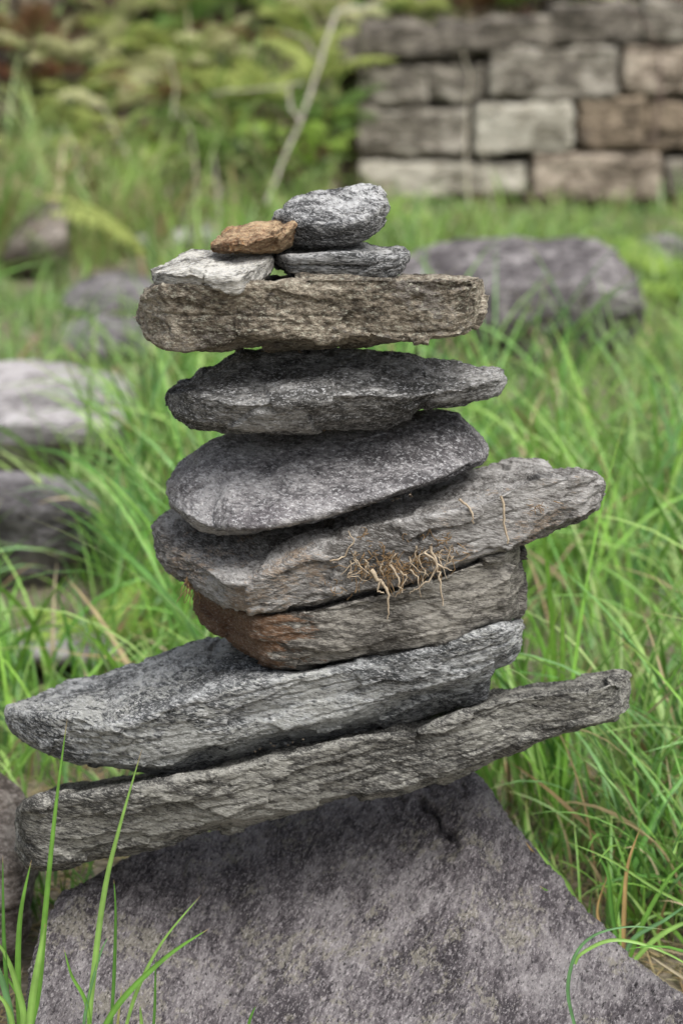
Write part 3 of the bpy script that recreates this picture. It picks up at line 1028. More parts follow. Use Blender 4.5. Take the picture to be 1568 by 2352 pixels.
# ------------------------------------------------------------------ loose rocks in the grass
def boulder(name, label, outline, Y, depth, ridge, mat, seed, ds=.004, smooth=16, lean=.3, cat='rock', group='rocks lying in the grass',
            amp=1.6, tilt=0., under=.0, **kw):
    """outline: (px, top py, bottom py); ridge: fraction of height where the top face meets the front"""
    rows = []
    xs_ = [o_[0] for o_ in outline]
    for i, (x, yt, yb) in enumerate(outline):
        e = math.sin(math.pi * (i + .35) / (len(outline) - .3))
        d = depth * (.25 + .75 * e)
        rows.append((x, [(yt, Y + d * .55), (yt + (yb - yt) * ridge, Y - d * .30), (yt + (yb - yt) * (ridge + .4 * (1 - ridge)), Y - d * .36 + under * .3),
                         (yb, Y - d * .34 + under)]))
    o = stone(name, label, rows, mat, cat=cat, group=group, ds=ds, smooth=smooth, amp=amp, seed=seed, tilt=tilt,
              strata=kw.pop('strata', .5), freq=.6, layer=40, thick_back=depth * .2, **kw)
    KEEP_ROCKS.append((float(o.location[0]), Y + depth * .05, abs(P(xs_[-1], 1000, Y)[0] - P(xs_[0], 1000, Y)[0]) * .5, depth * .55))
    return o


M_b1 = rock_mat('blotched_rock', (.034, .029, .030), (.078, .069, .071), (.155, .142, .142), grain=.35, streak=.3, stretch=1.2, black=.4,
                white=.2, seed=21, patch=(.24, .225, .22), patch_scale=13, patch_lo=.53, bump=.5)
M_b2 = rock_mat('pale_rock', (.13, .118, .118), (.25, .233, .233), (.36, .34, .34), grain=.4, streak=.5, stretch=3, black=.2, white=.3, seed=22, bump=.5)
M_b3 = rock_mat('grey_rock', (.04, .036, .038), (.098, .09, .092), (.19, .178, .18), grain=.4, streak=.5, stretch=3, black=.3, white=.3, seed=23, bump=.5)
M_b4 = rock_mat('brown_rock', (.07, .056, .046), (.15, .125, .105), (.26, .23, .20), grain=.7, streak=.5, stretch=2, black=.4, white=.3, seed=24, bump=.7)
M_b5 = rock_mat('dark_rock', (.035, .032, .032), (.085, .078, .08), (.17, .16, .165), grain=.4, streak=.4, stretch=2, black=.3, white=.2, seed=25, bump=.5)
boulder('boulder', 'large blotched purplish boulder in the grass behind the brown slab, before the wall',
        [(840, 700, 850), (880, 640, 860), (930, 592, 865), (1000, 562, 868), (1080, 548, 868), (1160, 545, 865), (1240, 556, 850), (1310, 548, 835),
         (1370, 556, 822), (1420, 585, 800), (1455, 640, 770), (1472, 700, 745)], 2.95, .50, .34, M_b1, 21, ds=.005, smooth=8, cat='boulder', strata=.15, under=.10)
boulder('slab_rock', 'pale flat-topped slab at the left edge with a brown side in shadow',
        [(-140, 860, 1080), (-60, 838, 1085), (0, 834, 1085), (80, 830, 1085), (150, 838, 1082), (220, 850, 1075), (270, 862, 1065), (296, 890, 1040), (304, 930, 1010)],
        2.0, .50, .56, M_b2, 22, ds=.004, smooth=6, under=.12, amp=1.2)
boulder('slab_rock', 'dark grey rock just below the pale slab at the left edge',
        [(-120, 1110, 1380), (-40, 1096, 1390), (40, 1092, 1395), (120, 1098, 1390), (180, 1110, 1370), (215, 1140, 1330)],
        1.25, .30, .24, M_b5, 23, ds=.003, smooth=12, under=.12)
boulder('rock', 'grey-brown angular rock with a dark hollow beneath it, upper left edge',
        [(0, 570, 615), (14, 545, 620), (50, 505, 618), (90, 478, 612), (125, 464, 600), (145, 480, 590), (152, 520, 570)],
        4.1, .30, .55, M_b4, 24, ds=.006, smooth=3, under=.08)
boulder('rock', 'thin flat grey stone in the grass left of the orange stone',
        [(296, 548, 562), (330, 534, 566), (400, 528, 568), (470, 526, 568), (530, 530, 566), (560, 540, 560)],
        4.6, .30, .5, M_b2, 25, ds=.006, smooth=8)
boulder('rock', 'mauve-grey rock in the grass left of the cream stone',
        [(150, 690, 730), (180, 650, 740), (230, 634, 742), (290, 632, 742), (340, 642, 735), (372, 668, 722)],
        3.5, .30, .5, M_b3, 26, ds=.006, smooth=10)
boulder('rock', 'low mauve-grey rock half buried in grass left of the brown slab',
        [(130, 770, 820), (170, 745, 828), (230, 735, 830), (300, 738, 828), (350, 752, 820), (380, 775, 810)],
        3.05, .26, .5, M_b3, 27, ds=.006, smooth=10)
boulder('rock', 'small grey rock beside the yellow-green fern at the right edge',
        [(1430, 596, 625), (1452, 566, 628), (1490, 552, 628), (1530, 546, 628), (1570, 556, 624), (1590, 590, 615)],
        4.1, .26, .5, M_b1, 28, ds=.006, smooth=10)
boulder('rock', 'grey-brown rock cut by the lower left edge, behind the near grass blades',
        [(-140, 1800, 2160), (-90, 1765, 2190), (-40, 1762, 2200), (0, 1778, 2190), (30, 1812, 2170), (50, 1850, 2140), (60, 1900, 2100)],
        .10, .16, .5, M_b4, 29, ds=.002, smooth=16, amp=1.2)
boulder('rock', 'flat pale stone sunk in grass at the left above the long slab',
        [(-60, 1470, 1520), (0, 1452, 1528), (100, 1446, 1532), (200, 1452, 1530), (280, 1468, 1520)],
        .92, .16, .5, M_b2, 30, ds=.003, smooth=12)

def keep_mid(x, y):
    ok = keep_near(x, y)
    for cx, cy, rx, ry in KEEP_ROCKS:      # rocks stay visible: little long grass right before them
        ok &= ~((np.abs(x - cx) < rx * 1.05) & (y < cy) & (y > cy - .6) & (y > .8) & (np.sin(x * 91 + y * 37) < .86))
    return ok


def keep_back(x, y):
    ok = keep_far(x, y)
    for cx, cy, rx, ry in KEEP_ROCKS:
        ok &= ~((np.abs(x - cx) < rx * 1.05) & (y < cy) & (y > cy - .95) & (np.sin(x * 91 + y * 37) < .93))
    ok &= ~((x > WX0) & (y > 4.75) & (np.sin(x * 91 + y * 37) < .5))
    return ok


grass_field('grass', 1850, (-1.6, 1.8), (.12, 2.1), 9, (.14, .44), (.0030, .0085), 101, keep_mid, 10, 3, .09)
for o in [bpy.data.objects['grass']]: tag(o, 'long arching bright green grass growing around the cairn', 'grass', kind='stuff')
o = grass_field('grass', 2200, (-2.3, 2.4), (2.1, 4.5), 9, (.09, .26), (.004, .009), 102, keep_back, 8, 2, .14, .2)
tag(o, 'soft green grass reaching back toward the wall and the ferns', 'grass', kind='stuff')
o = grass_field('grass', 900, (-2.3, 2.5), (4.2, 6.0), 7, (.09, .30), (.005, .011), 104, keep_back, 8, 2, .22, .3)
tag(o, 'pale green and straw grass at the foot of the wall and bank', 'grass', kind='stuff')
o = grass_field('grass', 90, (-1.05, -.25), (4.0, 4.8), 10, (.26, .52), (.006, .012), 105, keep_back, 8, 2, .3, .35)
tag(o, 'tall pale upright grass before the ferns at the upper left', 'grass', kind='stuff')
o = grass_field('grass', 190, (.24, .62), (-.12, .35), 8, (.08, .26), (.0028, .006), 103, keep_near, 10, 3, .2)
tag(o, 'green and straw coloured grass along the right side of the boulder', 'grass', kind='stuff')

o = grass_field('grass', 150, (-.75, -.08), (.2, .75), 9, (.10, .24), (.003, .007), 106, lambda x, y: clear(x, y) & ~in_base(np.stack([x, y, x * 0], 1)), 9, 3, .12)
tag(o, 'bright green grass showing under the left overhang of the slabs', 'grass', kind='stuff')

# short turf and litter between the tufts
def litter(name, n, xr, yr, seed, keep, label, cat, cols, Lr, wr, flat=1.2):
    g_ = np.random.default_rng(seed)
    x = g_.uniform(*xr, n); y = g_.uniform(*yr, n)
    ok = keep(x, y); x, y = x[ok], y[ok]; n = len(x)
    z = ground_z(x, y) + g_.uniform(0, .006, n)
    cols = np.array(cols)
    T = cols[g_.integers(0, len(cols), n)] * g_.uniform(.7, 1.2, n)[:, None]
    V, F, T = blades(np.stack([x, y, z], 1), g_.uniform(*Lr, n), g_.uniform(*wr, n), g_.uniform(0, 6.28, n),
                     np.abs(g_.normal(size=n)) * .3 + flat, g_.normal(size=n) * .3, T, 3, 2, g_.normal(size=n) * .4)
    me = mesh_np(name, V, F); set_tint(me, T)
    return tag(link(name, me, M_grass), label, cat, kind='stuff')


litter('turf', 90000, (-2.4, 2.6), (.1, 5.6), 111, lambda x, y: keep_far(x, y) & ((noise(np.stack([x * 2.5, y * 2.5, x * 0], 1), 92) > -.12) | (x > .1)), 'short turf between the long grass tufts', 'turf', GREEN * .85, (.02, .075), (.002, .005), .45)
litter('plant_litter', 14000, (-.62, .62), (-.35, .6), 112, lambda x, y: ~in_base(np.stack([x, y, x * 0], 1)),
       'dry straw and plant litter around the foot of the boulder', 'litter', DRY, (.01, .06), (.0008, .003), 1.35)

def crumbs(name, label, boxes, seed):
    """grit and plant bits resting on visible ledges: (trace frame, x0, x1, y at x0, y at x1, depth, count)"""
    g_ = np.random.default_rng(seed)
    V, F = [], []
    for T, x0, x1, y0, y1, Y, n in boxes:
        for _ in range(n):
            t = g_.uniform()
            a = T(x0 + (x1 - x0) * t, y0 + (y1 - y0) * t + g_.normal() * 4)
            c = P(a[0], a[1], Y + g_.uniform(-.01, .03))
            q = g_.normal(size=(6, 3)); q[:, 2] *= .5
            q = np.array([[1, 0, 0], [-1, 0, 0], [0, 1, 0], [0, -1, 0], [0, 0, .6], [0, 0, -.6]]) + q * .25
            o = len(V) * 6
            V.append(c + q * g_.uniform(.0006, .0018))
            for A, B in ((0, 2), (2, 1), (1, 3), (3, 0)):
                F += [[o + A, o + B, o + 4, o + 4], [o + B, o + A, o + 5, o + 5]]
    me = bpy.data.meshes.new(name)
    me.from_pydata([tuple(v) for v in np.concatenate(V)], [], [f[:3] for f in F])
    o = link(name, me, plain_mat('grit', (.06, .045, .03), (.20, .16, .11), 200))
    return tag(o, label, 'grit', kind='stuff')


crumbs('grit', 'crumbs of earth and plant bits caught on the ledges of the cairn',
       ((R3, 560, 700, 408, 378, -.10, 8), (R2, 480, 900, 395, 300, -.10, 40), (R2, 620, 660, 94, 90, -.05, 8),
        (R1, 520, 700, 690, 690, -.06, 10)), 700)


# near tufts, blade by blade
def ribbon(pts, w, Y, tint, curl=.25, up=.0):
    """a blade through frame points at distance Y; pts (px,py) from root to tip"""
    pts = np.array(pts, float)
    t = np.linspace(0, len(pts) - 1, 26)
    # Catmull-Rom
    k = np.clip(np.floor(t).astype(int), 0, len(pts) - 2); f = (t - k)[:, None]
    g0 = pts[np.clip(k - 1, 0, None)]; g1 = pts[k]; g2 = pts[k + 1]; g3 = pts[np.clip(k + 2, None, len(pts) - 1)]
    q = .5 * (2 * g1 + (g2 - g0) * f + (2 * g0 - 5 * g1 + 4 * g2 - g3) * f ** 2 + (3 * g1 - g0 - 3 * g2 + g3) * f ** 3)
    s = np.linspace(0, 1, len(q))
    C = np.array([P(a[0], a[1], Y + up * ss ** 1.5) for a, ss in zip(q, s)])
    T = np.gradient(C, axis=0); T /= np.linalg.norm(T, axis=1, keepdims=True)
    side = np.cross(T, np.array([0, -1, .3])); side /= np.linalg.norm(side, axis=1, keepdims=True)
    nr = np.cross(side, T)
    W = w * .00036 * .5 * (.6 + .4 * np.minimum(1, s * 3)) * np.clip(1 - s ** 2.6, .03, 1)
    a = curl
    side = side * math.cos(a) + nr * math.sin(a)
    V = np.stack([C - side * W[:, None], C - nr * W[:, None] * .5, C + side * W[:, None]], 1).reshape(-1, 3)
    i = np.arange(len(q) * 3).reshape(-1, 3)
    F = np.stack([i[:-1, :-1], i[:-1, 1:], i[1:, 1:], i[1:, :-1]], -1).reshape(-1, 4)
    tt = np.repeat(np.array(tint)[None], len(V), 0)
    tt[1::3] *= 1.3; tt[0::3] *= .85
    tt[-6:] = (.42, .32, .16)
    return V, F, tt


def tuft(name, label, blades_, cat='grass tuft', group='grass tufts near the boulder'):
    Vs, Fs, Ts, o = [], [], [], 0
    for bl in blades_:
        V, F, T = ribbon(*bl[:4], curl=bl[4] if len(bl) > 4 else .25, up=bl[5] if len(bl) > 5 else 0)
        Vs.append(V); Fs.append(F + o); Ts.append(T); o += len(V)
    V = np.concatenate(Vs)
    base = V[np.argmin(V[:, 2])].copy()
    me = mesh_np(name, V - base, np.concatenate(Fs)); set_tint(me, np.concatenate(Ts))
    return tag(link(name, me, M_grass, loc=base), label, cat, group)


g1, g2, g3, g4, yl = (.14, .30, .05), (.09, .22, .04), (.22, .38, .09), (.12, .25, .10), (.34, .33, .12)
tan = (.42, .28, .12)
tuft('grass_tuft', 'upright green grass tuft at the lower left corner, one blade crossing the long slab',
     [([(45, 2440), (85, 2300), (104, 2100), (128, 1860), (155, 1650)], 15, -.20, g1, .1),
      ([(50, 2440), (42, 2250), (48, 2100), (73, 1975)], 16, -.20, g1, .3),
      ([(30, 2440), (12, 2200), (8, 2080), (7, 1965)], 11, -.22, g2, .4),
      ([(60, 2440), (74, 2300), (92, 2190), (105, 2120)], 17, -.21, g3, -.2),
      ([(40, 2440), (55, 2340), (38, 2260), (12, 2190), (-20, 2150)], 16, -.22, g3, .2),
      ([(30, 2440), (24, 2330), (-2, 2230), (-40, 2160)], 18, -.24, g4, .2),
      ([(20, 2440), (30, 2360), (10, 2300), (-30, 2270)], 14, -.25, g3, .2),
      ([(80, 2440), (60, 2330), (20, 2250), (-10, 2240)], 10, -.2, g1, .3)])
tuft('grass_tuft', 'thin arching grass tuft in front of the boulder face, one blade reaching the slab edge',
     [([(200, 2440), (212, 2270), (240, 2050), (275, 1900), (326, 1722)], 14, -.20, g3, .1),
      ([(250, 2440), (262, 2250), (266, 2100), (262, 2020)], 9, -.19, g2, .3),
      ([(200, 2440), (270, 2310), (380, 2200), (480, 2133)], 14, -.22, g1, .1),
      ([(270, 2440), (310, 2290), (372, 2165), (462, 2056)], 9, -.21, g3, .2),
      ([(215, 2440), (200, 2310), (165, 2240), (148, 2180)], 10, -.2, g1, .2),
      ([(345, 2440), (355, 2330), (357, 2250), (358, 2200)], 7, -.2, g2, .2),
      ([(330, 2440), (326, 2360), (322, 2308)], 11, -.2, g3, .2),
      ([(262, 2440), (272, 2340), (280, 2270)], 7, -.2, yl, .2),
      ([(560, 2440), (572, 2350), (588, 2310)], 8, -.2, g2, .2),
      ([(190, 2440), (196, 2330), (228, 2200), (250, 2150)], 8, -.2, g4, .2)])
tuft('grass_tuft', 'long green blades curling in an arc over the lower right of the boulder',
     [([(1345, 2440), (1318, 2352), (1303, 2270), (1322, 2190), (1370, 2145), (1450, 2128), (1530, 2136)], 9, -.17, g4, .2),
      ([(1320, 2215), (1335, 2190), (1400, 2160), (1480, 2170), (1568, 2210), (1640, 2270)], 9, -.15, g3, .2)])
tuft('grass_tuft', 'straw and green tuft rooted beside the right flank of the boulder',
     [([(1430, 2225), (1370, 2130), (1300, 2075), (1238, 2035)], 17, -.02, g1, .2),
      ([(1350, 2110), (1290, 2040), (1240, 1980), (1205, 1932)], 13, .02, tan, .2),
      ([(1330, 2090), (1300, 2030), (1260, 1985), (1228, 1945)], 14, .01, g3, .2),
      ([(1650, 2110), (1520, 2050), (1400, 1975), (1298, 1932)], 8, .0, g3, .2),
      ([(1430, 2230), (1405, 2100), (1395, 2010), (1370, 1960)], 12, .0, g2, .2),
      ([(1430, 2230), (1432, 2100), (1440, 1990), (1470, 1900)], 12, .0, tan, .2),
      ([(1428, 2230), (1380, 2130), (1372, 2080), (1395, 2010)], 8, .01, tan, .2),
      ([(1435, 2230), (1480, 2110), (1540, 2010), (1600, 1960)], 13, .0, g1, .2),
      ([(1435, 2230), (1500, 2160), (1570, 2120), (1640, 2110)], 14, -.01, g3, .2),
      ([(1430, 2235), (1450, 2160), (1530, 2110), (1600, 2060)], 12, -.01, g4, .2),
      ([(1425, 2230), (1410, 2150), (1420, 2070), (1450, 1960), (1475, 1880)], 10, .02, g1, .2),
      ([(1640, 2330), (1560, 2280), (1480, 2225), (1440, 2205)], 10, -.03, (.50, .43, .30), .2),
      ([(1640, 2290), (1560, 2240), (1490, 2195)], 10, -.03, (.50, .43, .30), .2)])

# ------------------------------------------------------------------ dry stone wall
def Wl(X, Y): return 735.4 + .5309 * X, .5309 * Y
M_w = [rock_mat('wall_stone_grey', (.060, .052, .040), (.155, .137, .108), (.26, .24, .20), grain=.25, streak=.7, stretch=4, black=.2, white=.1, seed=31, bump=.4),
       rock_mat('wall_stone_pale', (.13, .118, .088), (.27, .25, .20), (.37, .35, .29), grain=.25, streak=.5, stretch=2.5, black=.1, white=.1, seed=32, bump=.4),
       rock_mat('wall_stone_brown', (.058, .044, .030), (.140, .106, .072), (.24, .19, .135), grain=.25, streak=.5, stretch=2.5, black=.1, white=.1, seed=33, bump=.4),
       rock_mat('wall_stone_dark', (.034, .029, .022), (.092, .079, .062), (.18, .16, .13), grain=.25, streak=.7, stretch=3, black=.2, white=.1, seed=34, bump=.4),
       rock_mat('wall_stone_tan', (.08, .062, .045), (.22, .178, .135), (.34, .29, .23), grain=.25, streak=.8, stretch=2, black=.2, white=.1, seed=35, bump=.4)]
wall = bpy.data.objects.new('stone_wall', None)
COL.objects.link(wall)
wall.location = P(1200, 500, 5.5)
tag(wall, 'dry stone wall of big squared grey and tan blocks at the upper right', 'wall')
WALL = [  # x0, y0, x1, y1, material, round, dy, tilt
    (62, 150, 190, 300, 3, 1.2, .02, 0), (162, 92, 590, 262, 3, 1., .0, -6), (500, 72, 1008, 222, 3, 1., .0, -18), (985, 18, 1410, 200, 3, 1., .01, 0),
    (1385, -8, 1760, 188, 0, 1., .0, 6),
    (152, 272, 470, 460, 0, .7, .0, -6), (452, 266, 712, 440, 0, .7, .01, 0), (722, 198, 1292, 432, 0, .8, .0, -12), (1302, 190, 1720, 412, 4, .8, .0, 0),
    (156, 466, 640, 684, 0, .8, .0, 0), (652, 430, 1106, 676, 1, 1.3, -.01, 0), (1112, 412, 1408, 654, 2, .8, .0, 0), (1404, 424, 1760, 660, 2, .8, .015, 0),
    (160, 690, 896, 862, 1, .9, .0, -8), (912, 658, 1478, 876, 4, .9, .0, 0), (1484, 676, 1800, 860, 0, .9, .0, 0),
    (560, 222, 660, 268, 3, 1., .01, 0), (1100, 640, 1180, 672, 3, 1., .02, 0), (880, 830, 930, 868, 2, 1., .02, 0),
    (170, 872, 520, 970, 3, 1., .06, 0), (540, 872, 980, 985, 2, 1.2, .03, 0), (995, 885, 1200, 980, 3, 1., .05, 0), (1215, 885, 1700, 980, 3, 1., .06, 0)]
def wall_stone(i, x0, y0, x1, y1, mi, rd, dy, tl):
    Y = 5.4 + dy
    ax, ay = Wl(x0, y0); bx, by = Wl(x1, y1)
    g_ = np.random.default_rng(300 + i)
    n = 7
    rows = []
    for k in range(n):
        t = k / (n - 1)
        e = 1 if 0 < k < n - 1 else 0
        x = ax + (bx - ax) * t
        if k == 0: x = ax
        if k == 1: x = ax + 4 * rd + 3
        if k == n - 2: x = bx - 4 * rd - 3
        tt = ay + g_.normal() * 3.5 + (tl * .53) * (t - .5) + (0 if e else 9 * rd)
        bb = by + g_.normal() * 3.5 + (tl * .53) * (t - .5) - (0 if e else 9 * rd)
        yy = Y + (0 if e else .025)
        rows.append((x, [(tt, yy + .16), (tt + 2, yy + .01), (tt + 9, yy - .012 + g_.normal() * .004), (bb - 10, yy - .012 + g_.normal() * .004), (bb, yy + .005)]))
    me, base = stone_mesh('wall_stone', rows, ds=.0075, smooth=int(5 + 4 * rd), amp=1.7, strata=.5, rough=1.1, seed=60 + i, freq=.5, layer=30,
                          thick_back=.10, crack=.3, grow=-.5)
    o = link('wall_stone', me, M_w[mi], wall, Vector(base) - wall.location)
    return o
for i, w_ in enumerate(WALL): wall_stone(i, *w_)
# packed small stones and earth behind the face
cv = []
cb = [P(835, 15, 5.56), P(1680, 5, 5.56)]
x0, x1 = cb[0][0], cb[1][0]; zt = cb[0][2] - .09
rows = []
me = bpy.data.meshes.new('wall_core')
nx, nz = 60, 30
X, Z = np.meshgrid(np.linspace(x0, x1, nx), np.linspace(-.05, zt, nz), indexing='ij')
q = np.stack([X.ravel(), X.ravel() * 0, Z.ravel()], 1)
Yf = 5.50 + (fbm(q * 14, 3, 77) * .02).reshape(X.shape)
front = np.stack([X.ravel(), Yf.ravel(), Z.ravel()], 1)
back = front + np.array([0, .25, 0])
idx = np.arange(nx * nz).reshape(nx, nz)
F = [np.stack([idx[:-1, :-1], idx[1:, :-1], idx[1:, 1:], idx[:-1, 1:]], -1).reshape(-1, 4)]
F.append(F[0][:, ::-1] + nx * nz)
for e in (idx[0], idx[-1], idx[:, 0], idx[:, -1]):
    F.append(np.stack([e[:-1], e[1:], e[1:] + nx * nz, e[:-1] + nx * nz], 1))
me = mesh_np('wall_core', np.concatenate([front, back]) - np.array(wall.location), np.concatenate(F))
link('wall_core', me, M_w[3], wall)

# ------------------------------------------------------------------ ferns, bracken and scrub on the bank
M_fern = leaf_mat('fern_leaf', .4, .5, .3)


def frond_mesh(name, L, pairs, width, bend, droop, seed, detail=True):
    g_ = np.random.default_rng(seed)
    V, F, o = [], [], 0
    n = 24
    s = np.linspace(0, 1, n)
    th = .25 + bend * s ** 1.2
    x = np.concatenate([[0], np.cumsum(np.sin(th[:-1]))]) * L / n
    z = np.concatenate([[0], np.cumsum(np.cos(th[:-1]))]) * L / n
    spine = np.stack([x, 0 * x, z], 1)
    w = .004 * (1 - s * .8)
    V.append(np.concatenate([spine + [0, 1, 0] * w[:, None], spine - [0, 1, 0] * w[:, None]])); 
    i = np.arange(n)
    F.append(np.stack([i[:-1], i[1:], i[1:] + n, i[:-1] + n], 1)); o = 2 * n
    for k in range(pairs):
        t = .18 + .8 * k / pairs
        c = np.array([np.interp(t, s, spine[:, a]) for a in range(3)])
        tg = np.array([np.interp(t, s, np.gradient(spine[:, a])) for a in range(3)]); tg /= np.linalg.norm(tg)
        pl = width * math.sin(math.pi * min(1, (t - .1) * .95 + .12)) ** .7 * (1 - .35 * t)
        for sg in (1, -1):
            d = np.array([0, sg, 0]) * .9 + tg * .35 + np.array([0, 0, -droop])
            d += g_.normal(size=3) * .07
            d /= np.linalg.norm(d)
            m_ = 9
            u = np.linspace(0, 1, m_)
            ax = c + d * pl * u[:, None] + np.array([0, 0, -1]) * (pl * .25 * u ** 2)[:, None]
            if not detail:
                hw = pl * .16 * np.sin(np.pi * np.clip(u * .85 + .12, 0, 1)) * (1 + .35 * (np.arange(m_) % 2))
                V.append(np.concatenate([ax + tg * hw[:, None], ax - tg * hw[:, None]]))
                j = np.arange(m_) + o
                F.append(np.stack([j[:-1], j[1:], j[1:] + m_, j[:-1] + m_], 1)); o += 2 * m_
            else:
                for q_ in range(m_ - 1):
                    pw = pl * .21 * (1 - u[q_]) ** .6 * .9 + .002
                    for s2 in (1, -1):
                        e = tg * s2 * .95 + d * .35; e /= np.linalg.norm(e)
                        a0 = ax[q_]; a1 = ax[q_] * .25 + ax[q_ + 1] * .75
                        V.append(np.array([a0, a1, a1 + e * pw * .7, a0 + e * pw * .9 + (a1 - a0) * .4]))
                        F.append(np.array([[o, o + 1, o + 2, o + 3]])); o += 4
    V = np.concatenate(V)
    me = mesh_np(name, V, np.concatenate(F), False)
    return me


FERN_COL = {'yellow': (.40, .46, .14), 'green': (.12, .21, .05), 'bright': (.32, .47, .09), 'brown': (.20, .11, .055), 'red': (.17, .07, .035), 'pale': (.56, .56, .30)}
protos = {}
for ck, cv_ in FERN_COL.items():
    lst = []
    for v in range(3):
        me = frond_mesh('frond', .42, 15, .11, 1.2 + .3 * v, .1 + .15 * v, 400 + v, True)
        g_ = np.random.default_rng(v)
        base = np.array(cv_)
        nv = len(me.vertices)
        tt = base[None] * g_.uniform(.75, 1.25, nv // 4 + 1).repeat(4)[:nv, None]
        set_tint(me, tt)
        me.materials.append(M_fern)
        lst.append(me)
    protos[ck] = lst
fern_n = {}


def fern(x, y, kind, size, nf, label, seed, group='ferns on the bank', cat='fern', az=None, z=None, spread=6.28, tiltr=(.0, .5)):
    g_ = np.random.default_rng(seed)
    r = bpy.data.objects.new('fern' if cat == 'fern' else 'dead_fern', None)
    COL.objects.link(r)
    size = size * (.62 if group.startswith('ferns on') or group.startswith('ferns behind') else 1.)
    r.location = (x, y, float(ground_z(np.array([x]), np.array([y]))[0]) - .01 if z is None else z)
    tag(r, label, cat, group)
    a0 = g_.uniform(0, 6.28) if az is None else az
    for k in range(nf):
        f = bpy.data.objects.new('frond', protos[kind][int(g_.integers(0, 3))])
        COL.objects.link(f)
        f.parent = r
        f.scale = [size * g_.uniform(.75, 1.15)] * 3
        f.rotation_euler = (g_.normal() * .15, g_.uniform(*tiltr), a0 + spread * (k + g_.uniform(-.3, .3)) / nf)
    return r


KN = {'yellow': 'yellow-green fern', 'green': 'mid green fern', 'bright': 'bright green fern', 'brown': 'dead brown fern', 'red': 'withered reddish fern', 'pale': 'pale yellowish fern'}
def bank_pt(px, py):
    # where the ray through the frame point meets the ground
    best = None
    for Y in np.linspace(3.0, 9.5, 261):
        p = P(px, py, Y)
        if p[2] <= ground_z(np.array([p[0]]), np.array([p[1]]))[0]: return float(p[0]), float(Y)
    return None
FERNS = [  # frame position of the crown's foot, kind, size, fronds, label
    (60, 210, 'red', .9, 7, 'withered red-brown fern near the top left corner'),
    (70, 110, 'brown', 1., 7, 'dead brown fern at the very top left'),
    (130, 300, 'yellow', .9, 7, 'yellow-green fern at the left edge above the grass'),
    (30, 330, 'green', .8, 6, 'mid green fern cut by the left edge of the bank'),
    (210, 150, 'pale', 1.0, 7, 'pale fern with drooping fronds in the top left group'),
    (250, 260, 'pale', 1.0, 7, 'pale yellowish fern in the middle of the left scrub'),
    (330, 120, 'yellow', 1.0, 7, 'tall yellow-green fern near the top, left of the dead stick'),
    (360, 240, 'brown', .9, 7, 'rust-brown fern in the middle of the bank'),
    (420, 90, 'green', 1.0, 6, 'dark-backed green fern at the top centre left'),
    (450, 190, 'pale', 1.0, 8, 'pale cream-green fern left of the long dead stick'),
    (520, 260, 'yellow', 1.0, 8, 'yellow-green fern spreading below the horizontal twig'),
    (560, 120, 'red', .9, 6, 'withered reddish fern between green fronds near the top'),
    (600, 240, 'yellow', 1.1, 8, 'yellow-green fern with a frond reaching left, crossed by the stick'),
    (640, 60, 'yellow', 1.1, 7, 'arching pale fern at the top beside the stick tip'),
    (680, 330, 'bright', .9, 8, 'bright green fern low beside the wall end'),
    (740, 200, 'yellow', 1.0, 8, 'yellow-green fern tucked against the left end of the wall'),
    (790, 400, 'bright', .7, 7, 'bright low fern at the foot of the wall end'),
    (760, 300, 'green', .9, 8, 'mid green fern hugging the wall end'),
    (480, 20, 'brown', 1., 6, 'brown dead fern on the dark slope above'),
    (200, 30, 'red', 1., 6, 'dark red dead fern high on the slope'),
    (760, 60, 'pale', 1., 7, 'pale fern above the wall end beside the stick'),
    (150, 400, 'green', .6, 6, 'low green fern in the grass at the left'),
    (10, 130, 'brown', .9, 6, 'brown fern at the left frame edge high up'),
    (300, 340, 'red', .7, 6, 'small rusty dead fern at the top of the grass'),
    (620, 400, 'bright', .6, 6, 'small bright fern where the dead stick meets the grass'),
]
for i, (px, py, kd, sz, nf, lb) in enumerate(FERNS):
    q_ = bank_pt(px, py)
    if q_ is None: continue
    fern(q_[0], q_[1], kd, sz, nf, lb, 500 + i, cat='dead fern' if kd in ('red', 'brown') else 'fern')
more = [(100, 160, 'pale', 'pale fern between withered ones near the left edge'), (170, 230, 'yellow', 'yellow-green fern left of the pale ferns'),
        (290, 190, 'pale', 'cream-green fern below the tall yellow one'), (380, 160, 'yellow', 'yellow-green fern above the rust-brown fern'),
        (500, 150, 'pale', 'pale fern just above the horizontal twig'), (545, 330, 'yellow', 'yellow-green fern low in the middle of the bank'),
        (430, 310, 'green', 'mid green fern at the grass line, centre left'), (240, 350, 'yellow', 'yellow fern at the grass line on the left'),
        (80, 390, 'yellow', 'small yellow fern at the left grass line'), (700, 130, 'yellow', 'yellow-green fern behind the upper stick'),
        (715, 400, 'bright', 'bright green fern between stick foot and wall end'), (560, 30, 'green', 'green fern at the very top, left of the stick tip'),
        (380, 40, 'yellow', 'yellow fern at the very top left of centre'), (270, 60, 'pale', 'pale fern at the top, right of the dark red one'),
        (330, 430, 'bright', 'small bright fern in the pale grass left of the whitish stalk'), (520, 400, 'green', 'small green fern behind the whitish stalk')]
for i, (px, py, kd, lb) in enumerate(more):
    q_ = bank_pt(px, py)
    if q_: fern(q_[0], q_[1], kd, .85, 7, lb, 640 + i)
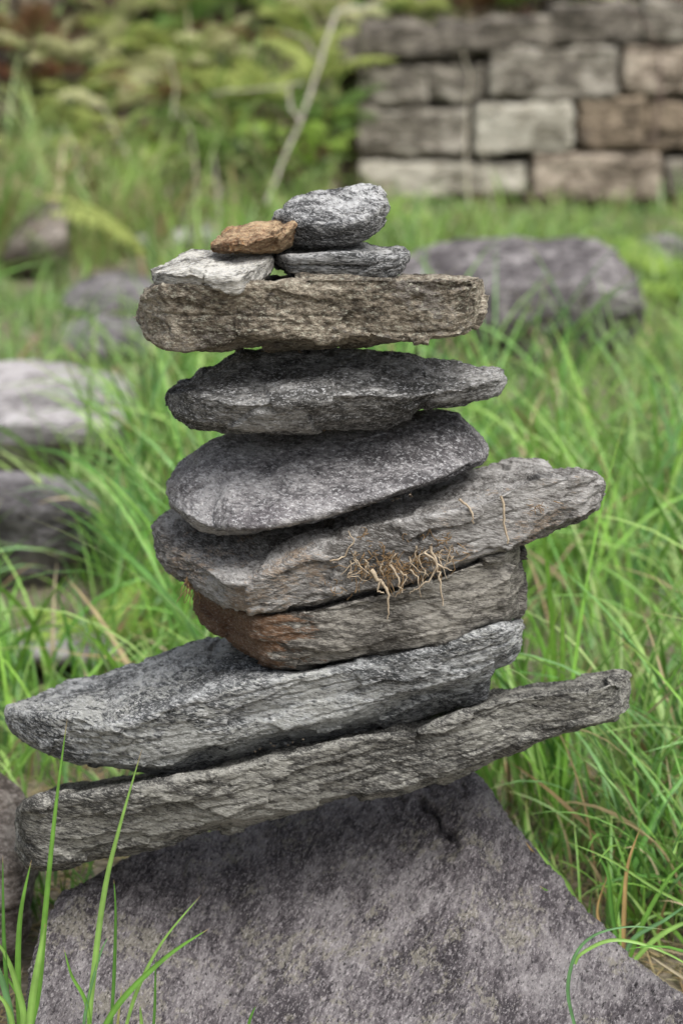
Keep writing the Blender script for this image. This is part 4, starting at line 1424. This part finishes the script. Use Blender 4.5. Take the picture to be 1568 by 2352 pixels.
# ferns above and behind the wall
for i, (px, kd, lb) in enumerate(((860, 'green', 'green fern peeping over the left end of the wall top'), (960, 'yellow', 'yellow-green fern above the second top stone of the wall'),
                                  (1080, 'brown', 'brown fern behind the middle of the wall top'), (1180, 'bright', 'bright green fern over the middle of the wall top'),
                                  (1300, 'green', 'dark green fern behind the wall toward the right'), (1440, 'yellow', 'yellow-green fern behind the right end of the wall'),
                                  (1560, 'red', 'reddish fern at the top right corner behind the wall'))):
    p = P(px, 30, 6.0)
    fern(float(p[0]), 6.0, kd, .9, 7, lb, 560 + i, 'ferns behind the wall', cat='dead fern' if kd in ('red', 'brown') else 'fern')
# nearer ones in the grass
p = P(360, 600, 3.7); fern(float(p[0]), 3.7, 'yellow', .80, 4, 'low yellow-green frond arching left in the grass, left of the small stones', 580, 'ferns in the grass', az=2.9, spread=.7, tiltr=(.15, .35), z=.07)
p = P(1600, 700, 3.6); fern(float(p[0]), 3.6, 'bright', .62, 7, 'bright yellow-green fern at the right edge beside the blotched boulder', 581, 'ferns in the grass', tiltr=(.1, .7))
p = P(1560, 640, 3.9); fern(float(p[0]), 3.9, 'bright', .6, 6, 'bright green fern at the right edge behind the small grey rock', 582, 'ferns in the grass')
p = P(225, 1330, .95); fern(float(p[0]), .95, 'bright', .42, 6, 'small yellow-green leafy sprig beside the dark rock at the left', 583, 'ferns in the grass', tiltr=(-.2, .2))
p = P(870, 480, 4.9); fern(float(p[0]), 4.9, 'bright', .45, 6, 'small yellow-green fern at the base of the wall', 584, 'ferns in the grass')

# dense low leafage that covers the slope
def scrub(name, n, xr, yr, seed, label, cols, size, hgt):
    g_ = np.random.default_rng(seed)
    x = g_.uniform(*xr, n); y = g_.uniform(*yr, n)
    ok = (x < WX0 - .05) | (y > 5.75)
    x, y = x[ok], y[ok]; n = len(x)
    hN = .5 + noise(np.stack([x * 3, y * 3, x * 0], 1), 95)
    z = ground_z(x, y) + g_.uniform(0, 1, n) ** 1.5 * hgt * np.clip(hN, .1, 1)
    c = np.stack([x, y, z], 1)
    a = g_.normal(size=(n, 3)); a /= np.linalg.norm(a, axis=1, keepdims=True)
    b_ = np.cross(a, g_.normal(size=(n, 3))); b_ /= np.linalg.norm(b_, axis=1, keepdims=True)
    s_ = g_.uniform(*size, n)[:, None]
    V = np.stack([c - a * s_, c + b_ * s_ * .35, c + a * s_, c - b_ * s_ * .35], 1).reshape(-1, 3)
    F = np.arange(4 * n).reshape(n, 4)
    cols = np.array(cols)
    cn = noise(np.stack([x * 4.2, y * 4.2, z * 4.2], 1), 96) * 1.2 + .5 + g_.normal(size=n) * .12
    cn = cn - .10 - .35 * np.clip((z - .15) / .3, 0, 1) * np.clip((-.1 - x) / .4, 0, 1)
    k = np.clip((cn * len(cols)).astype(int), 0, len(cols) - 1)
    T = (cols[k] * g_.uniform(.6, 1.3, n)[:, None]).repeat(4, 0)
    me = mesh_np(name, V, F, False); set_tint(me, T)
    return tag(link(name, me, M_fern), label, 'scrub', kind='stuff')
scrub('undergrowth', 70000, (-2.6, 3.2), (4.75, 8.5), 601, 'tangled green, brown and reddish undergrowth covering the bank',
      [(.03, .02, .014), (.08, .038, .022), (.10, .07, .035), (.05, .075, .022), (.13, .18, .05), (.32, .36, .14)], (.010, .032), .20)

# dead stick and dry stalks
M_stick = plain_mat('dead_wood', (.20, .18, .14), (.46, .42, .35), 40)
M_stalk = plain_mat('dry_stalk', (.38, .33, .24), (.55, .50, .40), 60)
M_dkstk = plain_mat('dark_stem', (.07, .045, .035), (.16, .11, .09), 60)
def stick(name, label, specs, mat, cat, group=None):
    paths = []
    for pts, Y0, Y1, r0, r1 in specs:
        n = len(pts)
        q = []
        for i in range(n - 1):
            for t in np.arange(5) / 5:
                f = (i + t) / (n - 1)
                q.append(P(pts[i][0] * (1 - t) + pts[i + 1][0] * t, pts[i][1] * (1 - t) + pts[i + 1][1] * t, Y0 + (Y1 - Y0) * f) + rr.normal(size=3) * .0015)
        q.append(P(pts[-1][0], pts[-1][1], Y1))
        paths.append((q, r0, r1))
    base = np.array(paths[0][0][0])
    paths = [(np.array(a) - base, b_, c_) for a, b_, c_ in paths]
    o = tube_set(name, paths, mat, None, 6)
    o.location = base
    return tag(o, label, cat, group)


stick('dead_branch', 'long pale dead branch leaning up through the ferns left of the wall',
      [([(610, 470), (650, 370), (690, 280), (735, 140), (772, 25)], 4.55, 4.85, .0035, .0060),
       ([(690, 280), (665, 245), (662, 200)], 4.63, 4.7, .004, .003), ([(772, 25), (830, 18), (880, 0)], 4.85, 4.9, .005, .003),
       ([(700, 190), (600, 205), (480, 215)], 4.7, 4.7, .003, .002), ([(735, 140), (700, 90), (650, 70)], 4.8, 4.8, .003, .002)], M_stick, 'branch')
for i, (pts, Y, r, mt, lb) in enumerate((
        ([(505, 530), (500, 440), (490, 355)], 4.2, .009, M_stick, 'whitish broken stalk standing in the grass above the orange stone'),
        ([(395, 270), (405, 200), (390, 120)], 5.0, .006, M_stalk, 'thin pale stalk among the ferns at the upper left'),
        ([(185, 440), (178, 350), (140, 280)], 4.6, .008, M_stalk, 'pale pinkish stalk leaning left in the tall grass'),
        ([(455, 500), (452, 420), (440, 300), (400, 240)], 4.5, .005, M_stalk, 'thin straw stalk bending left below the ferns'),
        ([(1075, 470), (1070, 300), (1078, 170), (1060, 110)], 4.9, .006, M_stalk, 'thin straw stalk in front of the wall joints'),
        ([(1130, 560), (1125, 450), (1110, 340)], 4.6, .004, M_stalk, 'fine dry stalk before the long bottom wall stone'),
        ([(1520, 240), (1515, 150), (1490, 60), (1440, 20)], 5.3, .007, M_dkstk, 'dark curved stem hanging over the right of the wall'),
        ([(1500, 330), (1508, 220), (1515, 110)], 5.3, .008, M_dkstk, 'dark upright stem against the right wall stones'),
        ([(660, 300), (640, 250), (600, 240)], 4.9, .006, M_dkstk, 'short dark twig under the pale fern'),
        ([(300, 430), (290, 350), (240, 250), (180, 200)], 4.9, .006, M_stalk, 'bowed pale stalk in the left scrub'),
        ([(90, 470), (85, 400), (110, 300)], 4.6, .006, M_stalk, 'short straw stalk above the angular rock'))):
    stick('dry_stalk', lb, [(pts, Y, Y, r * .5, r * .2)], mt, 'stalk', 'dry stalks')
